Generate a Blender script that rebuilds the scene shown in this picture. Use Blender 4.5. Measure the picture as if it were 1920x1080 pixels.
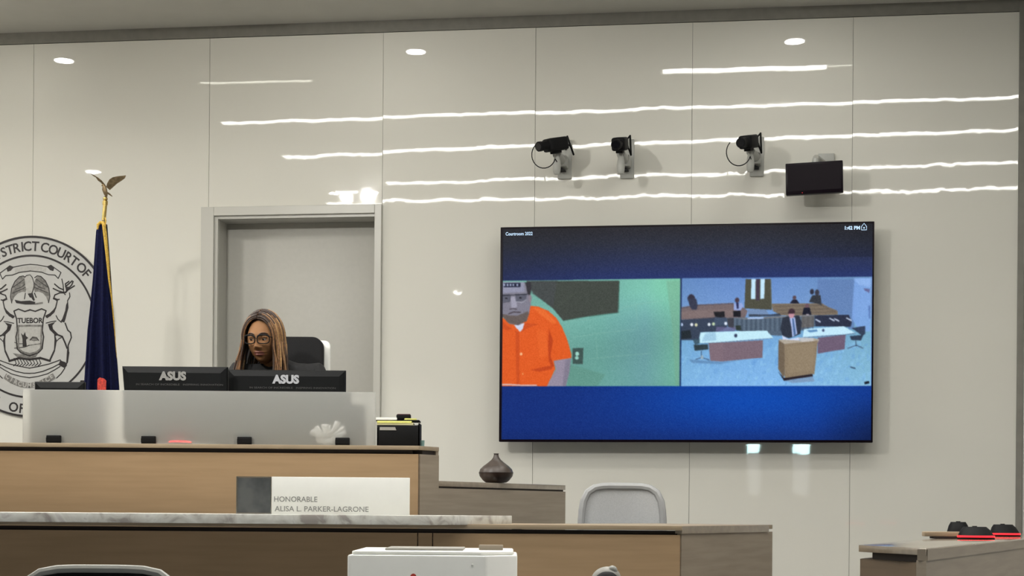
import bpy, bmesh, math, random
import numpy as np
from mathutils import Vector, Matrix, Quaternion
random.seed(7)
PI = math.pi
for o in list(bpy.data.objects): bpy.data.objects.remove(o)
S = bpy.context.scene
C = S.collection

# ------------------------------------------------------------------ camera, world, exposure
F = 3100.0; PX = 960.0; PY = 955.0; ROLL = 0.008; ZC = 1.15; T = 0.14; D0 = 10.0
cam = bpy.data.cameras.new('camera'); co = bpy.data.objects.new('camera', cam); C.objects.link(co)
cam.sensor_width = 36; cam.lens = F/1920*36; cam.shift_y = (PY-540)/1920; cam.clip_start = .05
co.location = (0, 0, ZC); co.rotation_euler = (PI/2, -ROLL, 0)
S.camera = co
S.view_settings.view_transform = 'Standard'; S.view_settings.look = 'None'
S.view_settings.exposure = 0.0; S.view_settings.gamma = 1.0; S.view_settings.use_curve_mapping = False
EXPO = 0.0
w = bpy.data.worlds.new('world'); S.world = w; w.use_nodes = True
w.node_tree.nodes['Background'].inputs[0].default_value = (.9, .92, .88, 1)
w.node_tree.nodes['Background'].inputs[1].default_value = 0.0
CEIL = ZC + (PY-30)/F*D0
STRIP_E = 16.0; SPOT_E = 50.0; KEY_W = 150.0; FILL_W = 14.0

# ------------------------------------------------------------------ projection helpers (pixel of the 1920 frame -> point in the room)
def ray(px, py):
    dx = px-PX; dy = PY-py
    return Vector(((dx-ROLL*dy)/F, 1.0, (dy+ROLL*dx)/F))
def P(px, py, Y):
    d = ray(px, py); return Vector((d.x*Y, Y, ZC+d.z*Y))
NW = Vector((-T, -1, 0)).normalized(); UW = Vector((1, -T, 0)).normalized()
W0 = Vector((0, D0, 0))
def W(px, py, off=0.0):
    d = ray(px, py); o = Vector((0, 0, ZC))
    s = ((W0+NW*off)-o).dot(NW)/d.dot(NW)
    return o+d*s
def wl(px, py, off=0.0):
    p = W(px, py, off); return (p-W0).dot(UW), p.z
def wp(u, z, off=0.0):
    p = W0+UW*u+NW*off; return Vector((p.x, p.y, z))
MW = Matrix(((UW.x, -NW.x, 0, W0.x), (UW.y, -NW.y, 0, W0.y), (0, 0, 1, 0), (0, 0, 0, 1)))   # wall frame: x along, -y out of the wall
def refl(px, py, zt=None):
    zt = CEIL if zt is None else zt
    d = ray(px, py); s = (zt-ZC)/d.z
    v = Vector((d.x*s, s, zt)); k = (v-W0).dot(NW)
    return v-NW*2*k
def lin(c): return tuple((x/12.92 if x <= .04045 else ((x+.055)/1.055)**2.4) for x in c)
def rgb(r, g, b): return lin((r/255, g/255, b/255))

# ------------------------------------------------------------------ materials
def mat(name, col, rough=.5, metal=0.0, spec=.5, noise=0.0, scale=20, bump=0.0, stretch=(1, 1, 1), coat=0.0, emit=None, es=0.0, trans=0.0, ior=1.45, col2=None, detail=4, wall=False, croud=.05):
    m = bpy.data.materials.new(name); m.use_nodes = True
    nt = m.node_tree; b = nt.nodes['Principled BSDF']; L = nt.links
    b.inputs['Base Color'].default_value = (*col, 1); b.inputs['Roughness'].default_value = rough
    b.inputs['Metallic'].default_value = metal; b.inputs['Specular IOR Level'].default_value = spec
    b.inputs['Coat Weight'].default_value = coat; b.inputs['Coat Roughness'].default_value = croud
    b.inputs['Transmission Weight'].default_value = trans; b.inputs['IOR'].default_value = ior
    if emit: b.inputs['Emission Color'].default_value = (*emit, 1); b.inputs['Emission Strength'].default_value = es
    if noise or bump or col2 or wall:
        tc = nt.nodes.new('ShaderNodeTexCoord'); mp = nt.nodes.new('ShaderNodeMapping')
        mp.inputs['Scale'].default_value = stretch; L.new(tc.outputs['Object'], mp.inputs[0])
        n = nt.nodes.new('ShaderNodeTexNoise'); n.inputs['Scale'].default_value = scale; n.inputs['Detail'].default_value = detail
        L.new(mp.outputs[0], n.inputs['Vector'])
        if noise or col2:
            r = nt.nodes.new('ShaderNodeValToRGB')
            c2 = col2 or tuple(min(1, c*(1+noise)) for c in col); c1 = col if col2 else tuple(c*(1-noise) for c in col)
            r.color_ramp.elements[0].color = (*c1, 1); r.color_ramp.elements[1].color = (*c2, 1)
            r.color_ramp.elements[0].position = .35; r.color_ramp.elements[1].position = .65
            L.new(n.outputs[0], r.inputs[0]); L.new(r.outputs[0], b.inputs['Base Color'])
        if bump:
            bp = nt.nodes.new('ShaderNodeBump'); bp.inputs['Strength'].default_value = bump; bp.inputs['Distance'].default_value = .002
            L.new(n.outputs[0], bp.inputs['Height']); L.new(bp.outputs[0], b.inputs['Normal'])
        if wall:    # very slight waviness of the back-painted glass sheets
            g = nt.nodes.new('ShaderNodeNewGeometry')
            n2 = nt.nodes.new('ShaderNodeTexNoise'); n2.inputs['Scale'].default_value = 4.2; n2.inputs['Detail'].default_value = 4.0; n2.inputs['Roughness'].default_value = .72
            L.new(tc.outputs['Object'], n2.inputs['Vector'])
            sb = nt.nodes.new('ShaderNodeVectorMath'); sb.operation = 'SUBTRACT'; sb.inputs[1].default_value = (.5, .5, .5)
            L.new(n2.outputs['Color'], sb.inputs[0])
            sc = nt.nodes.new('ShaderNodeVectorMath'); sc.operation = 'MULTIPLY'; sc.inputs[1].default_value = (.003, .003, .0120)
            L.new(sb.outputs[0], sc.inputs[0])
            ad = nt.nodes.new('ShaderNodeVectorMath'); ad.operation = 'ADD'
            L.new(g.outputs['Normal'], ad.inputs[0]); L.new(sc.outputs[0], ad.inputs[1])
            nn = nt.nodes.new('ShaderNodeVectorMath'); nn.operation = 'NORMALIZE'; L.new(ad.outputs[0], nn.inputs[0])
            L.new(nn.outputs[0], b.inputs['Normal'])
    return m
M = {}
M['panel'] = mat('glossy wall panel', (.70, .685, .62), rough=.02, spec=.85, wall=True)
M['back'] = mat('dark joint', (.22, .22, .20), rough=.8)
M['ceil'] = mat('ceiling paint', (.50, .49, .44), rough=.9, noise=.02, scale=6)
M['sidewall'] = mat('side wall paint', (.55, .54, .50), rough=.8, noise=.02)
M['reveal'] = mat('grey trim and painted shade', (.21, .20, .175), rough=.7, noise=.05)  # corner trim grey, also the shade painted along the wall top
M['floor'] = mat('carpet', (.27, .28, .30), rough=.95, noise=.25, scale=60, bump=.4)
M['doorpaint'] = mat('grey door paint', (.44, .43, .39), rough=.45, noise=.015, scale=40)
M['frame'] = mat('door frame steel', (.50, .49, .445), rough=.35)
M['tan'] = mat('tan laminate', (.338, .230, .130), rough=.45, col2=(.376, .257, .148), scale=3, stretch=(1, 1, 14), detail=6, spec=.4)
M['greige'] = mat('greige laminate', (.27, .225, .175), rough=.45, col2=(.32, .27, .21), scale=3, stretch=(1, 1, 16), detail=6, spec=.4)
M['cap'] = mat('cap laminate', (.30, .235, .16), rough=.4, col2=(.35, .275, .185), scale=4, stretch=(1, 8, 8))
M['capdark'] = mat('dark cap laminate', (.25, .205, .155), rough=.25, col2=(.29, .24, .18), scale=4, stretch=(1, 8, 8), spec=.6, coat=1.0, croud=.12)
M['dark'] = mat('black reveal', (.02, .012, .01), rough=.6)
M['black'] = mat('black plastic', (.006, .006, .0065), rough=.6, spec=.18, noise=.15, scale=200)
M['satin'] = mat('dark satin plastic', (.006, .0065, .007), rough=.5, spec=.18)
M['mesh'] = mat('black mesh fabric', (.007, .007, .008), rough=.9, noise=.4, scale=300, bump=.5)
M['white'] = mat('white plastic', (.88, .88, .84), rough=.35, noise=.01)
M['paper'] = mat('paper', (.85, .85, .80), rough=.7, noise=.02)
M['yellow'] = mat('yellow paper', (.80, .78, .22), rough=.7, noise=.04)
M['cream'] = mat('cream file', (.70, .64, .36), rough=.7, noise=.06)
M['teal'] = mat('teal plastic', (.18, .30, .29), rough=.4, noise=.05)
M['greyplastic'] = mat('grey plastic', (.33, .32, .29), rough=.45, noise=.04, scale=60)
M['greylight'] = mat('light grey plastic', (.40, .40, .37), rough=.4, noise=.03)
M['fabgrey'] = mat('pale grey mesh', (.46, .47, .48), rough=.8, noise=.06, scale=220, bump=.3)
M['fabgrey2'] = mat('grey frame plastic', (.34, .345, .35), rough=.5, noise=.03)
M['brass'] = mat('brass', (.55, .40, .14), rough=.25, metal=1.0, noise=.15, scale=60)
M['bronze'] = mat('aged bronze', (.22, .16, .09), rough=.4, metal=.8, noise=.3, scale=60)
M['navy'] = mat('navy flag cloth', (.0045, .006, .032), rough=.85, spec=.15, noise=.25, scale=90, bump=.3)
M['gold'] = mat('gold fringe', (.52, .33, .045), rough=.55, noise=.3, scale=160, bump=.5)
M['red'] = mat('red cloth', (.50, .045, .03), rough=.7, noise=.35, scale=90)
M['redlamp'] = mat('red light ring', (.4, .01, .01), emit=(1, .012, .02), es=3.2)
M['redled'] = mat('red led', (.4, .01, .01), emit=(1, .05, .05), es=1.0)
M['strip'] = mat('strip light', (.9, .9, .9), emit=(1, .985, .93), es=STRIP_E)
M['stripdim'] = mat('dim strip light', (.9, .9, .9), emit=(1, .98, .85), es=STRIP_E*.45)
M['spot'] = mat('downlight lens', (.9, .9, .9), emit=(1, .98, .92), es=SPOT_E)
M['screenblack'] = mat('screen black', (.005, .002, .005), rough=.35, spec=.15)
M['seal'] = mat('seal plate', (.47, .47, .455), rough=.35, noise=.015)
M['sealink'] = mat('seal ink', (.018, .015, .016), rough=.45, noise=.1)
M['sealgrey'] = mat('seal mid grey', (.17, .165, .155), rough=.5, noise=.35, scale=60)
M['seallight'] = mat('seal light grey', (.40, .395, .375), rough=.5, noise=.08, scale=60)
M['logo'] = mat('silver logo', (.42, .43, .46), rough=.35)
M['ink'] = mat('grey ink', (.26, .26, .25), rough=.6)
M['faintink'] = mat('faint grey ink', (.07, .07, .07), rough=.6)
M['smoke'] = mat('smoked glass', (.055, .06, .065), rough=.18, col2=(.13, .135, .135), scale=9, detail=3)
M['chrome'] = mat('satin metal', (.6, .6, .58), rough=.25, metal=1)
M['skin'] = mat('skin', (.27, .135, .062), rough=.6, spec=.2, noise=.06, scale=30)
M['lip'] = mat('lips', (.24, .085, .065), rough=.35)
M['eye'] = mat('eye white', (.36, .33, .30), rough=.2)
M['iris'] = mat('iris', (.03, .015, .008), rough=.15)
M['hairdark'] = mat('dark brown hair', (.035, .017, .010), rough=.45, noise=.3, scale=120)
M['hairbrown'] = mat('brown braids', (.17, .085, .038), rough=.45, noise=.35, scale=120)
M['hairgold'] = mat('honey braids', (.33, .185, .075), rough=.42, noise=.3, scale=120)
M['robe'] = mat('black robe', (.008, .008, .009), rough=.8, noise=.3, scale=60, bump=.3)
M['vase'] = mat('dark wood grain', (.024, .014, .011), rough=.32, col2=(.042, .026, .02), scale=6, stretch=(1, 1, 9), spec=.5)
M['vasetop'] = mat('smoky wood grain', (.042, .031, .025), rough=.35, col2=(.062, .046, .038), scale=6, stretch=(1, 1, 9))
M['lens'] = mat('camera lens', (.005, .005, .007), rough=.05, spec=.8)
M['bulletin'] = mat('door wood', (.20, .14, .07), rough=.4, noise=.2, scale=3, stretch=(6, 6, .6))
M['daylight'] = mat('bright corridor glass', (.6, .8, .8), emit=(.62, .98, 1.0), es=24.0)
M['dimlight'] = mat('dim corridor glass', (.6, .6, .6), emit=(.95, .98, 1.0), es=1.1)
# white marble
m = mat('white marble', (.8, .8, .77), rough=.25); M['marble'] = m
nt = m.node_tree; b = nt.nodes['Principled BSDF']
tc = nt.nodes.new('ShaderNodeTexCoord'); n = nt.nodes.new('ShaderNodeTexNoise'); n.inputs['Scale'].default_value = 9; n.inputs['Detail'].default_value = 8; n.inputs['Distortion'].default_value = 1.6
r = nt.nodes.new('ShaderNodeValToRGB'); e = r.color_ramp.elements
e[0].position = .34; e[0].color = (.34, .31, .29, 1); e[1].position = .46; e[1].color = (.56, .55, .51, 1)
x = r.color_ramp.elements.new(.6); x.color = (.66, .66, .62, 1); x = r.color_ramp.elements.new(.68); x.color = (.50, .47, .46, 1)
nt.links.new(tc.outputs['Object'], n.inputs['Vector']); nt.links.new(n.outputs[0], r.inputs[0]); nt.links.new(r.outputs[0], b.inputs['Base Color'])
# frosted acrylic
m = mat('frosted acrylic', (1, 1, .99), rough=.27, trans=1.0, ior=1.18, spec=.5); M['frost'] = m
nt = m.node_tree; pb = nt.nodes['Principled BSDF']; df = nt.nodes.new('ShaderNodeBsdfDiffuse'); tl = nt.nodes.new('ShaderNodeBsdfTranslucent'); df.inputs[0].default_value = (.80, .81, .79, 1); tl.inputs[0].default_value = (.85, .86, .84, 1)
m1 = nt.nodes.new('ShaderNodeMixShader'); m2 = nt.nodes.new('ShaderNodeMixShader'); m1.inputs[0].default_value = .45; m2.inputs[0].default_value = .30
nt.links.new(df.outputs[0], m1.inputs[1]); nt.links.new(tl.outputs[0], m1.inputs[2]); nt.links.new(pb.outputs[0], m2.inputs[1]); nt.links.new(m1.outputs[0], m2.inputs[2])
nt.links.new(m2.outputs[0], nt.nodes['Material Output'].inputs['Surface'])
m = mat('clear spectacle lens', (.95, .95, .95), rough=.02, trans=1.0, ior=1.05); M['speclens'] = m

# ------------------------------------------------------------------ mesh builder
class B:
    def __init__(s): s.v = []; s.f = []; s.m = []; s.mi = 0
    def add(s, vs, fs, mtx=None):
        n = len(s.v)
        s.v += [tuple(mtx @ Vector(v)) if mtx else tuple(v) for v in vs]
        s.f += [tuple(i+n for i in f) for f in fs]; s.m += [s.mi]*len(fs); return s
    def box(s, x0, x1, y0, y1, z0, z1, mtx=None, bev=0.0, seg=2):
        bm = bmesh.new(); bmesh.ops.create_cube(bm, size=1)
        for v in bm.verts: v.co = Vector((x0+(x1-x0)*(v.co.x+.5), y0+(y1-y0)*(v.co.y+.5), z0+(z1-z0)*(v.co.z+.5)))
        if bev: bmesh.ops.bevel(bm, geom=bm.edges[:], offset=bev, segments=seg, profile=.5, affect='EDGES')
        bm.verts.index_update()
        s.add([v.co.copy() for v in bm.verts], [[v.index for v in f.verts] for f in bm.faces], mtx); bm.free(); return s
    def prism(s, pts, z0, z1, mtx=None, bev=0.0):       # pts: (x,y) polygon extruded in z
        bm = bmesh.new(); vs = [bm.verts.new((p[0], p[1], z0)) for p in pts]; f = bm.faces.new(vs)
        r = bmesh.ops.extrude_face_region(bm, geom=[f])
        for g in r['geom']:
            if isinstance(g, bmesh.types.BMVert): g.co.z = z1
        bmesh.ops.recalc_face_normals(bm, faces=bm.faces[:])
        if bev: bmesh.ops.bevel(bm, geom=bm.edges[:], offset=bev, segments=2, profile=.5, affect='EDGES')
        bm.verts.index_update()
        s.add([v.co.copy() for v in bm.verts], [[v.index for v in f.verts] for f in bm.faces], mtx); bm.free(); return s
    def tube(s, pts, r, n=8, cap=True, mtx=None, closed=False):
        pts = [Vector(p) for p in pts]; k = len(pts); rr = r if isinstance(r, (list, tuple)) else [r]*k
        vs = []; prev = None
        for i, p in enumerate(pts):
            a = pts[i-1] if (i > 0 or closed) else p; c = pts[(i+1) % k] if (i < k-1 or closed) else p
            t = (c-a); t = t.normalized() if t.length > 1e-9 else Vector((0, 0, 1))
            if prev is None:
                h = Vector((0, 0, 1)) if abs(t.z) < .9 else Vector((1, 0, 0)); q = t.cross(h).normalized()
            else:
                q = prev-t*prev.dot(t); q = q.normalized() if q.length > 1e-6 else t.orthogonal().normalized()
            prev = q; u = t.cross(q)
            vs += [p+(q*math.cos(2*PI*j/n)+u*math.sin(2*PI*j/n))*rr[i] for j in range(n)]
        fs = [(i*n+j, i*n+(j+1) % n, (i+1)*n+(j+1) % n, (i+1)*n+j) for i in range(k-1) for j in range(n)]
        if closed: fs += [((k-1)*n+j, (k-1)*n+(j+1) % n, (j+1) % n, j) for j in range(n)]
        elif cap: fs += [tuple(range(n-1, -1, -1)), tuple((k-1)*n+j for j in range(n))]
        return s.add(vs, fs, mtx)
    def cyl(s, p0, p1, r0, r1=None, n=20, mtx=None): return s.tube([p0, p1], [r0, r0 if r1 is None else r1], n, True, mtx)
    def lathe(s, prof, c=(0, 0, 0), n=32, mtx=None):    # prof: (r, z) bottom to top
        vs = []; fs = []
        for r, z in prof: vs += [(c[0]+r*math.cos(2*PI*j/n), c[1]+r*math.sin(2*PI*j/n), c[2]+z) for j in range(n)]
        k = len(prof)
        fs = [(i*n+j, i*n+(j+1) % n, (i+1)*n+(j+1) % n, (i+1)*n+j) for i in range(k-1) for j in range(n)]
        fs += [tuple(range(n-1, -1, -1)), tuple((k-1)*n+j for j in range(n))]
        return s.add(vs, fs, mtx)
    def ball(s, c, r, mtx=None, nu=20, nv=12, fn=None):
        r = r if isinstance(r, (tuple, list)) else (r, r, r); vs = []
        for i in range(nv+1):
            th = PI*i/nv
            for j in range(nu):
                d = Vector((math.sin(th)*math.cos(2*PI*j/nu), math.sin(th)*math.sin(2*PI*j/nu), math.cos(th)))
                p = Vector((d.x*r[0], d.y*r[1], d.z*r[2]))
                if fn: p = fn(p, d)
                vs.append(Vector(c)+p)
        fs = [(i*nu+j, (i+1)*nu+j, (i+1)*nu+(j+1) % nu, i*nu+(j+1) % nu) for i in range(nv) for j in range(nu)]
        return s.add(vs, fs, mtx)
    def loft(s, rings, mtx=None, cap=True):
        n = len(rings[0]); vs = [p for r in rings for p in r]; k = len(rings)
        fs = [(i*n+j, i*n+(j+1) % n, (i+1)*n+(j+1) % n, (i+1)*n+j) for i in range(k-1) for j in range(n)]
        if cap: fs += [tuple(range(n-1, -1, -1)), tuple((k-1)*n+j for j in range(n))]
        return s.add(vs, fs, mtx)
    def text(s, txt, size, mtx, depth=.001, bold=0.0, align='LEFT', space=1.0, width=None):
        cu = bpy.data.curves.new('t', 'FONT'); cu.body = txt; cu.size = size; cu.extrude = depth; cu.offset = bold
        cu.align_x = align; cu.space_character = space; cu.resolution_u = 3
        o = bpy.data.objects.new('t', cu); C.objects.link(o); bpy.context.view_layer.update()
        me = bpy.data.meshes.new_from_object(o.evaluated_get(bpy.context.evaluated_depsgraph_get()))
        vs = [v.co.copy() for v in me.vertices]; fs = [tuple(p.vertices) for p in me.polygons]
        if width and vs:
            x0 = min(v.x for v in vs); x1 = max(v.x for v in vs); k = width/(x1-x0)
            for v in vs: v.x = (v.x-x0)*k
        bpy.data.objects.remove(o); bpy.data.curves.remove(cu); bpy.data.meshes.remove(me)
        return s.add(vs, fs, mtx)

def obj(name, b, m, parent=None, origin=None, smooth=True, angle=.6, label=None, bake=None):
    """link one mesh object; b holds world coordinates"""
    me = bpy.data.meshes.new(name)
    base = Vector((0, 0, 0))
    if parent is not None:
        q = parent
        while q is not None: base += q.location; q = q.parent
    own = Vector(origin) if origin is not None else Vector((0, 0, 0)) if parent is not None else None
    if own is None:
        xs = np.array(b.v); own = Vector(((xs[:, 0].min()+xs[:, 0].max())/2, (xs[:, 1].min()+xs[:, 1].max())/2, xs[:, 2].min()))
    off = base+own if parent is not None else own
    me.from_pydata([tuple(Vector(v)-off) for v in b.v], [], b.f)
    bm = bmesh.new(); bm.from_mesh(me); bmesh.ops.recalc_face_normals(bm, faces=bm.faces[:]); bm.to_mesh(me); bm.free()
    ms = m if isinstance(m, (list, tuple)) else [m]
    for q in ms: me.materials.append(M[q] if isinstance(q, str) else q)
    if len(ms) > 1: me.polygons.foreach_set('material_index', b.m)
    if smooth:
        me.polygons.foreach_set('use_smooth', [True]*len(me.polygons)); me.set_sharp_from_angle(angle=angle)
    o = bpy.data.objects.new(name, me); C.objects.link(o); o.location = own
    if name in ('arms_drawing', 'arms_shading', 'arms_light_areas', 'lettering', 'small_print', 'braids'): o['kind'] = 'stuff'
    if parent is not None: o.parent = parent
    if label: o['label'] = label
    return o
def tag(o, label, cat, group=None):
    o['label'] = label; o['category'] = cat; o['kind'] = 'thing'
    if group: o['group'] = group
    return o
def thing(name, label, cat, loc, group=None):
    o = bpy.data.objects.new(name, None); C.objects.link(o); o.location = loc; o.empty_display_size = .05
    return tag(o, label, cat, group)
def struct(name, b, m, parent=None, label=None):
    o = obj(name, b, m, parent, smooth=False)
    if parent is None: o['kind'] = 'structure'
    if label: o['label'] = label
    return o
def copy_thing(src, loc, label):
    r = src.copy(); C.objects.link(r); r.location = loc; r['label'] = label
    def kids(a, bb):
        for ch in [q for q in bpy.data.objects if q.parent == a]:
            c = ch.copy(); C.objects.link(c); c.parent = bb; kids(ch, c)
    kids(src, r); return r

# ------------------------------------------------------------------ room shell
# wall with the doorway: backing in the wall frame
door_l = wl(402, 500)[0]; door_r = wl(703, 500)[0]; door_t = (wl(410, 404)[1]+wl(700, 402)[1])/2
u_right = wl(1909, 500)[0]; u_left = -6.4
wtop = CEIL-.075
bw = B()
bw.box(u_left, door_l, .02, .14, 0, CEIL, MW); bw.box(door_r, u_right+.1, .02, .14, 0, CEIL, MW); bw.box(door_l, door_r, .02, .14, door_t, CEIL, MW)
wall_front = struct('wall_front', bw, 'back')
wall_front['label'] = 'tall wall of glossy off-white glass panels behind the bench'
pd = (door_l-.06, door_r+.045, door_t+.05)
seams = [u_left, wl(62, 300)[0]-1.05, wl(62, 300)[0], pd[0]+.02, wl(716.5, 400)[0], wl(1003, 300)[0], wl(1297, 300)[0], wl(1598, 300)[0], u_right]
tilts = [0, .0003, -.0003, -.0012, .0010, .0002, .0, .0006]
g = .0011
for i in range(len(seams)-1):
    a, c = seams[i]+g, seams[i+1]-g
    z0 = door_t+.045 if i == 3 else .0
    b = B(); b.box(a, c, 0, .012, z0, wtop)
    piv = Vector(((a+c)/2, .0, 3.4)); tr = Matrix.Translation(piv) @ Matrix.Rotation(tilts[i], 4, 'X') @ Matrix.Translation(-piv)
    o = obj('panel', B().add(b.v, b.f, MW @ tr), 'panel', wall_front, smooth=False)
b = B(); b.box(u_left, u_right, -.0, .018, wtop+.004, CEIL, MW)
struct('shade_strip', b, 'reveal', label='dark grey strip painted as shade between wall and ceiling')  # strip coloured dark to stand for the shade under the ceiling
b = B(); b.box(u_right-.004, u_right+.03, -.012, .02, 0, CEIL, MW)
struct('trim_2', b, 'reveal', label='narrow dark corner strip at right end of the panelled wall')
b = B(); b.box(-7.5, 6.5, -6.8, 11.6, CEIL, CEIL+.12); struct('ceiling', b, 'ceil')
b = B(); b.box(-7.5, 6.5, -6.8, 11.6, -.1, 0); struct('floor', b, 'floor')
cr = wp(u_right+.03, 0, 0)
dirr = Vector((.35, -1, 0)).normalized(); nr = Vector((dirr.y, -dirr.x, 0))
p0 = cr; p1 = cr+dirr*17.2
b = B(); b.prism([(p0.x, p0.y), (p1.x, p1.y), (p1.x-nr.x*.12, p1.y-nr.y*.12), (p0.x-nr.x*.12, p0.y-nr.y*.12)], 0, CEIL); struct('wall_right', b, 'sidewall')
q = wp(u_left, 0, 0)
b = B(); b.box(q.x-.12, q.x, -6.6, q.y+.15, 0, CEIL); struct('wall_left', b, 'sidewall')
YB = -5.2
b = B(); b.box(q.x, 7.6, YB-.12, YB, 0, CEIL); struct('wall_back', b, 'sidewall')

# door in the panelled wall (recessed steel frame and flush leaf)
DAIS = .70
zb = DAIS
fr = B()
ol, orr, ot = wl(378, 500)[0], wl(716, 500)[0], door_t+.055
# outer casing
fr.box(ol, door_l, -.022, .02, zb, ot, MW, bev=.003); fr.box(door_r, orr, -.022, .02, zb, ot, MW, bev=.003); fr.box(door_l, door_r, -.022, .02, door_t, ot, MW, bev=.003)
door_1 = struct('door_1', fr, 'frame', label='grey steel door frame around a recessed flush door')
st = B(); st.box(door_l, door_l+.022, -.004, .012, zb, door_t, MW); st.box(door_r-.004, door_r, -.004, .012, zb, door_t, MW); st.box(door_l+.022, door_r-.004, -.004, .012, door_t-.018, door_t, MW)
obj('stop_moulding', st, 'frame', door_1, smooth=False)
jb = B(); jb.box(door_l+.018, door_l+.024, .012, .20, zb, door_t-.015, MW); jb.box(door_r-.006, door_r, .012, .20, zb, door_t-.015, MW); jb.box(door_l+.018, door_r, .012, .20, door_t-.02, door_t-.014, MW)
obj('jamb', jb, 'doorpaint', door_1, smooth=False)
lf = B(); lf.box(door_l+.022, door_r-.006, .17, .21, zb+.01, door_t-.02, MW, bev=.002)
leaf = obj('door_leaf', lf, 'doorpaint', door_1)
hd = B(); hd.tube([MW @ Vector((door_r-.09, .17, zb+1.0)), MW @ Vector((door_r-.09, .12, zb+1.0)), MW @ Vector((door_r-.2, .115, zb+1.0))], .009, 10)
obj('door_handle', hd, 'chrome', leaf)

# back wall doors with bright glass strips (seen mirrored below the big screen)
def virt_back(px, py):
    d = ray(px, py); o = Vector((0, 0, ZC)); k = d.dot(NW); s = (W0-o).dot(NW)/k; h = o+d*s
    dr = d-NW*2*k; t2 = (YB+.06-h.y)/dr.y; return h+dr*t2
bdz = B(); a = virt_back(1395, 850); c = virt_back(1530, 850)
x0, x1 = min(a.x, c.x)-.25, max(a.x, c.x)+.25
bdz.box(x0, x1, YB, YB+.05, 0, 2.5, bev=.004)
door_2 = struct('door_2', bdz, 'bulletin', label='wooden double door in the back wall with tall glass strips')
for (pa, pb) in ((1401, 1425), (1486, 1518)):
    A = virt_back(pa, 852); E = virt_back(pb, 852); zl = virt_back(pa, 925).z; zm = virt_back(pa, 849).z
    g1 = B(); g1.box(min(A.x, E.x), max(A.x, E.x), YB+.05, YB+.058, zm, 2.35); obj('glass_pane', g1, 'daylight', door_2, smooth=False)
    g1 = B(); g1.box(min(A.x, E.x), max(A.x, E.x), YB+.05, YB+.058, zl, zm-.004); obj('glass_pane', g1, 'dimlight', door_2, smooth=False)

# ------------------------------------------------------------------ ceiling lights (each placed where its mirror image lies on the glossy wall)
def strip(pa, pb, wid, m, label, extra=0.0):
    a = refl(*pa); c = refl(*pb); c = c+(c-a).normalized()*extra
    mid = (a+c)/2; L = (c-a).length; ang = math.atan2(c.y-a.y, c.x-a.x)
    t = thing('strip_light', label, 'ceiling light', (mid.x, mid.y, CEIL), 'linear strip lights on the ceiling')
    mx = Matrix.Translation((mid.x, mid.y, CEIL)) @ Matrix.Rotation(ang, 4, 'Z')
    h = B(); h.box(-L/2-.02, L/2+.02, -wid/2-.015, wid/2+.015, -.012, 0, mx); h.box(-L/2-.02, L/2+.02, -wid/2-.015, -wid/2, -.027, -.012, mx); h.box(-L/2-.02, L/2+.02, wid/2, wid/2+.015, -.027, -.012, mx); obj('housing', h, 'white', t, smooth=False)
    h = B(); h.box(-L/2, L/2, -wid/2+.001, wid/2-.001, -.02, -.012, mx); obj('diffuser', h, m, t, smooth=False)
lab = 'white ceiling strip light mirrored in the glossy wall, '
strip((375, 149), (580, 143), .06, 'stripdim', lab+'short dim left piece nearest the wall')
strip((1243, 128), (1550, 119), .13, 'strip', lab+'short bright piece nearest the wall')
strip((1556, 118), (1600, 115), .04, 'stripdim', lab+'tiny end piece by the right wall')
strip((415, 224), (1912, 176), .105, 'strip', lab+'highest full line', .3)
strip((530, 287), (1912, 238), .125, 'strip', lab+'second full line from the top', .3)
strip((724, 341), (1912, 300), .135, 'strip', lab+'third full line from the top', .3)
strip((612, 378), (1912, 350), .15, 'strip', lab+'lowest full line', .3)
for i, (px, py, rr) in enumerate([(120, 111, .062), (780, 95, .062), (1490, 75, .062), (175, 321, .05), (858, 553, .045), (640, 357, .04), (663, 355, .03), (695, 359, .05), (625, 361, .03)]):
    p = refl(px, py); vd = (p-Vector((0, 0, ZC))).length
    k = rr*(1 if py < 200 else 1.3)
    where = ['round recessed downlight near the panelled wall above the seal', 'round recessed downlight near the panelled wall between door and screen', 'round recessed downlight near the panelled wall above the big screen', 'small round downlight far back, mirrored above the brass eagle', 'small faint downlight far back, mirrored left of the screen',
             'small round downlight of the cluster mirrored above the door', 'tiny round downlight of the cluster mirrored above the door', 'larger round downlight of the cluster mirrored above the door', 'leftmost small downlight of the cluster mirrored above the door'][i]
    t = thing('downlight', where, 'ceiling light', (p.x, p.y, CEIL), 'round downlights')
    h = B(); h.lathe([(k+.012, -.008), (k+.012, 0)], p); obj('trim_ring', h, 'white', t)
    h = B(); h.lathe([(k, -.012), (k, -.008)], p); obj('lens', h, 'spot', t)

# the gimbal spots of the small cluster (mirrored above the door) are turned towards the bench and wall
kp = refl(668, 357)
for i_, (dx_, tx, tz, en) in enumerate(((-.10, -2.8, 1.8, .7), (.12, 1.2, 2.3, 1.9))):
    ld = bpy.data.lights.new('gimbal_spot', 'SPOT'); ld.energy = KEY_W*en; ld.spot_size = math.radians(86); ld.spot_blend = 1.0; ld.shadow_soft_size = .05; ld.color = (1, .975, .92)
    lo = bpy.data.objects.new('gimbal_spot', ld); C.objects.link(lo); lo.location = (kp.x+dx_, kp.y, CEIL-.05)
    lo.rotation_euler = (Vector((tx, 9.9, tz))-lo.location).to_track_quat('-Z', 'Y').to_euler()

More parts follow.
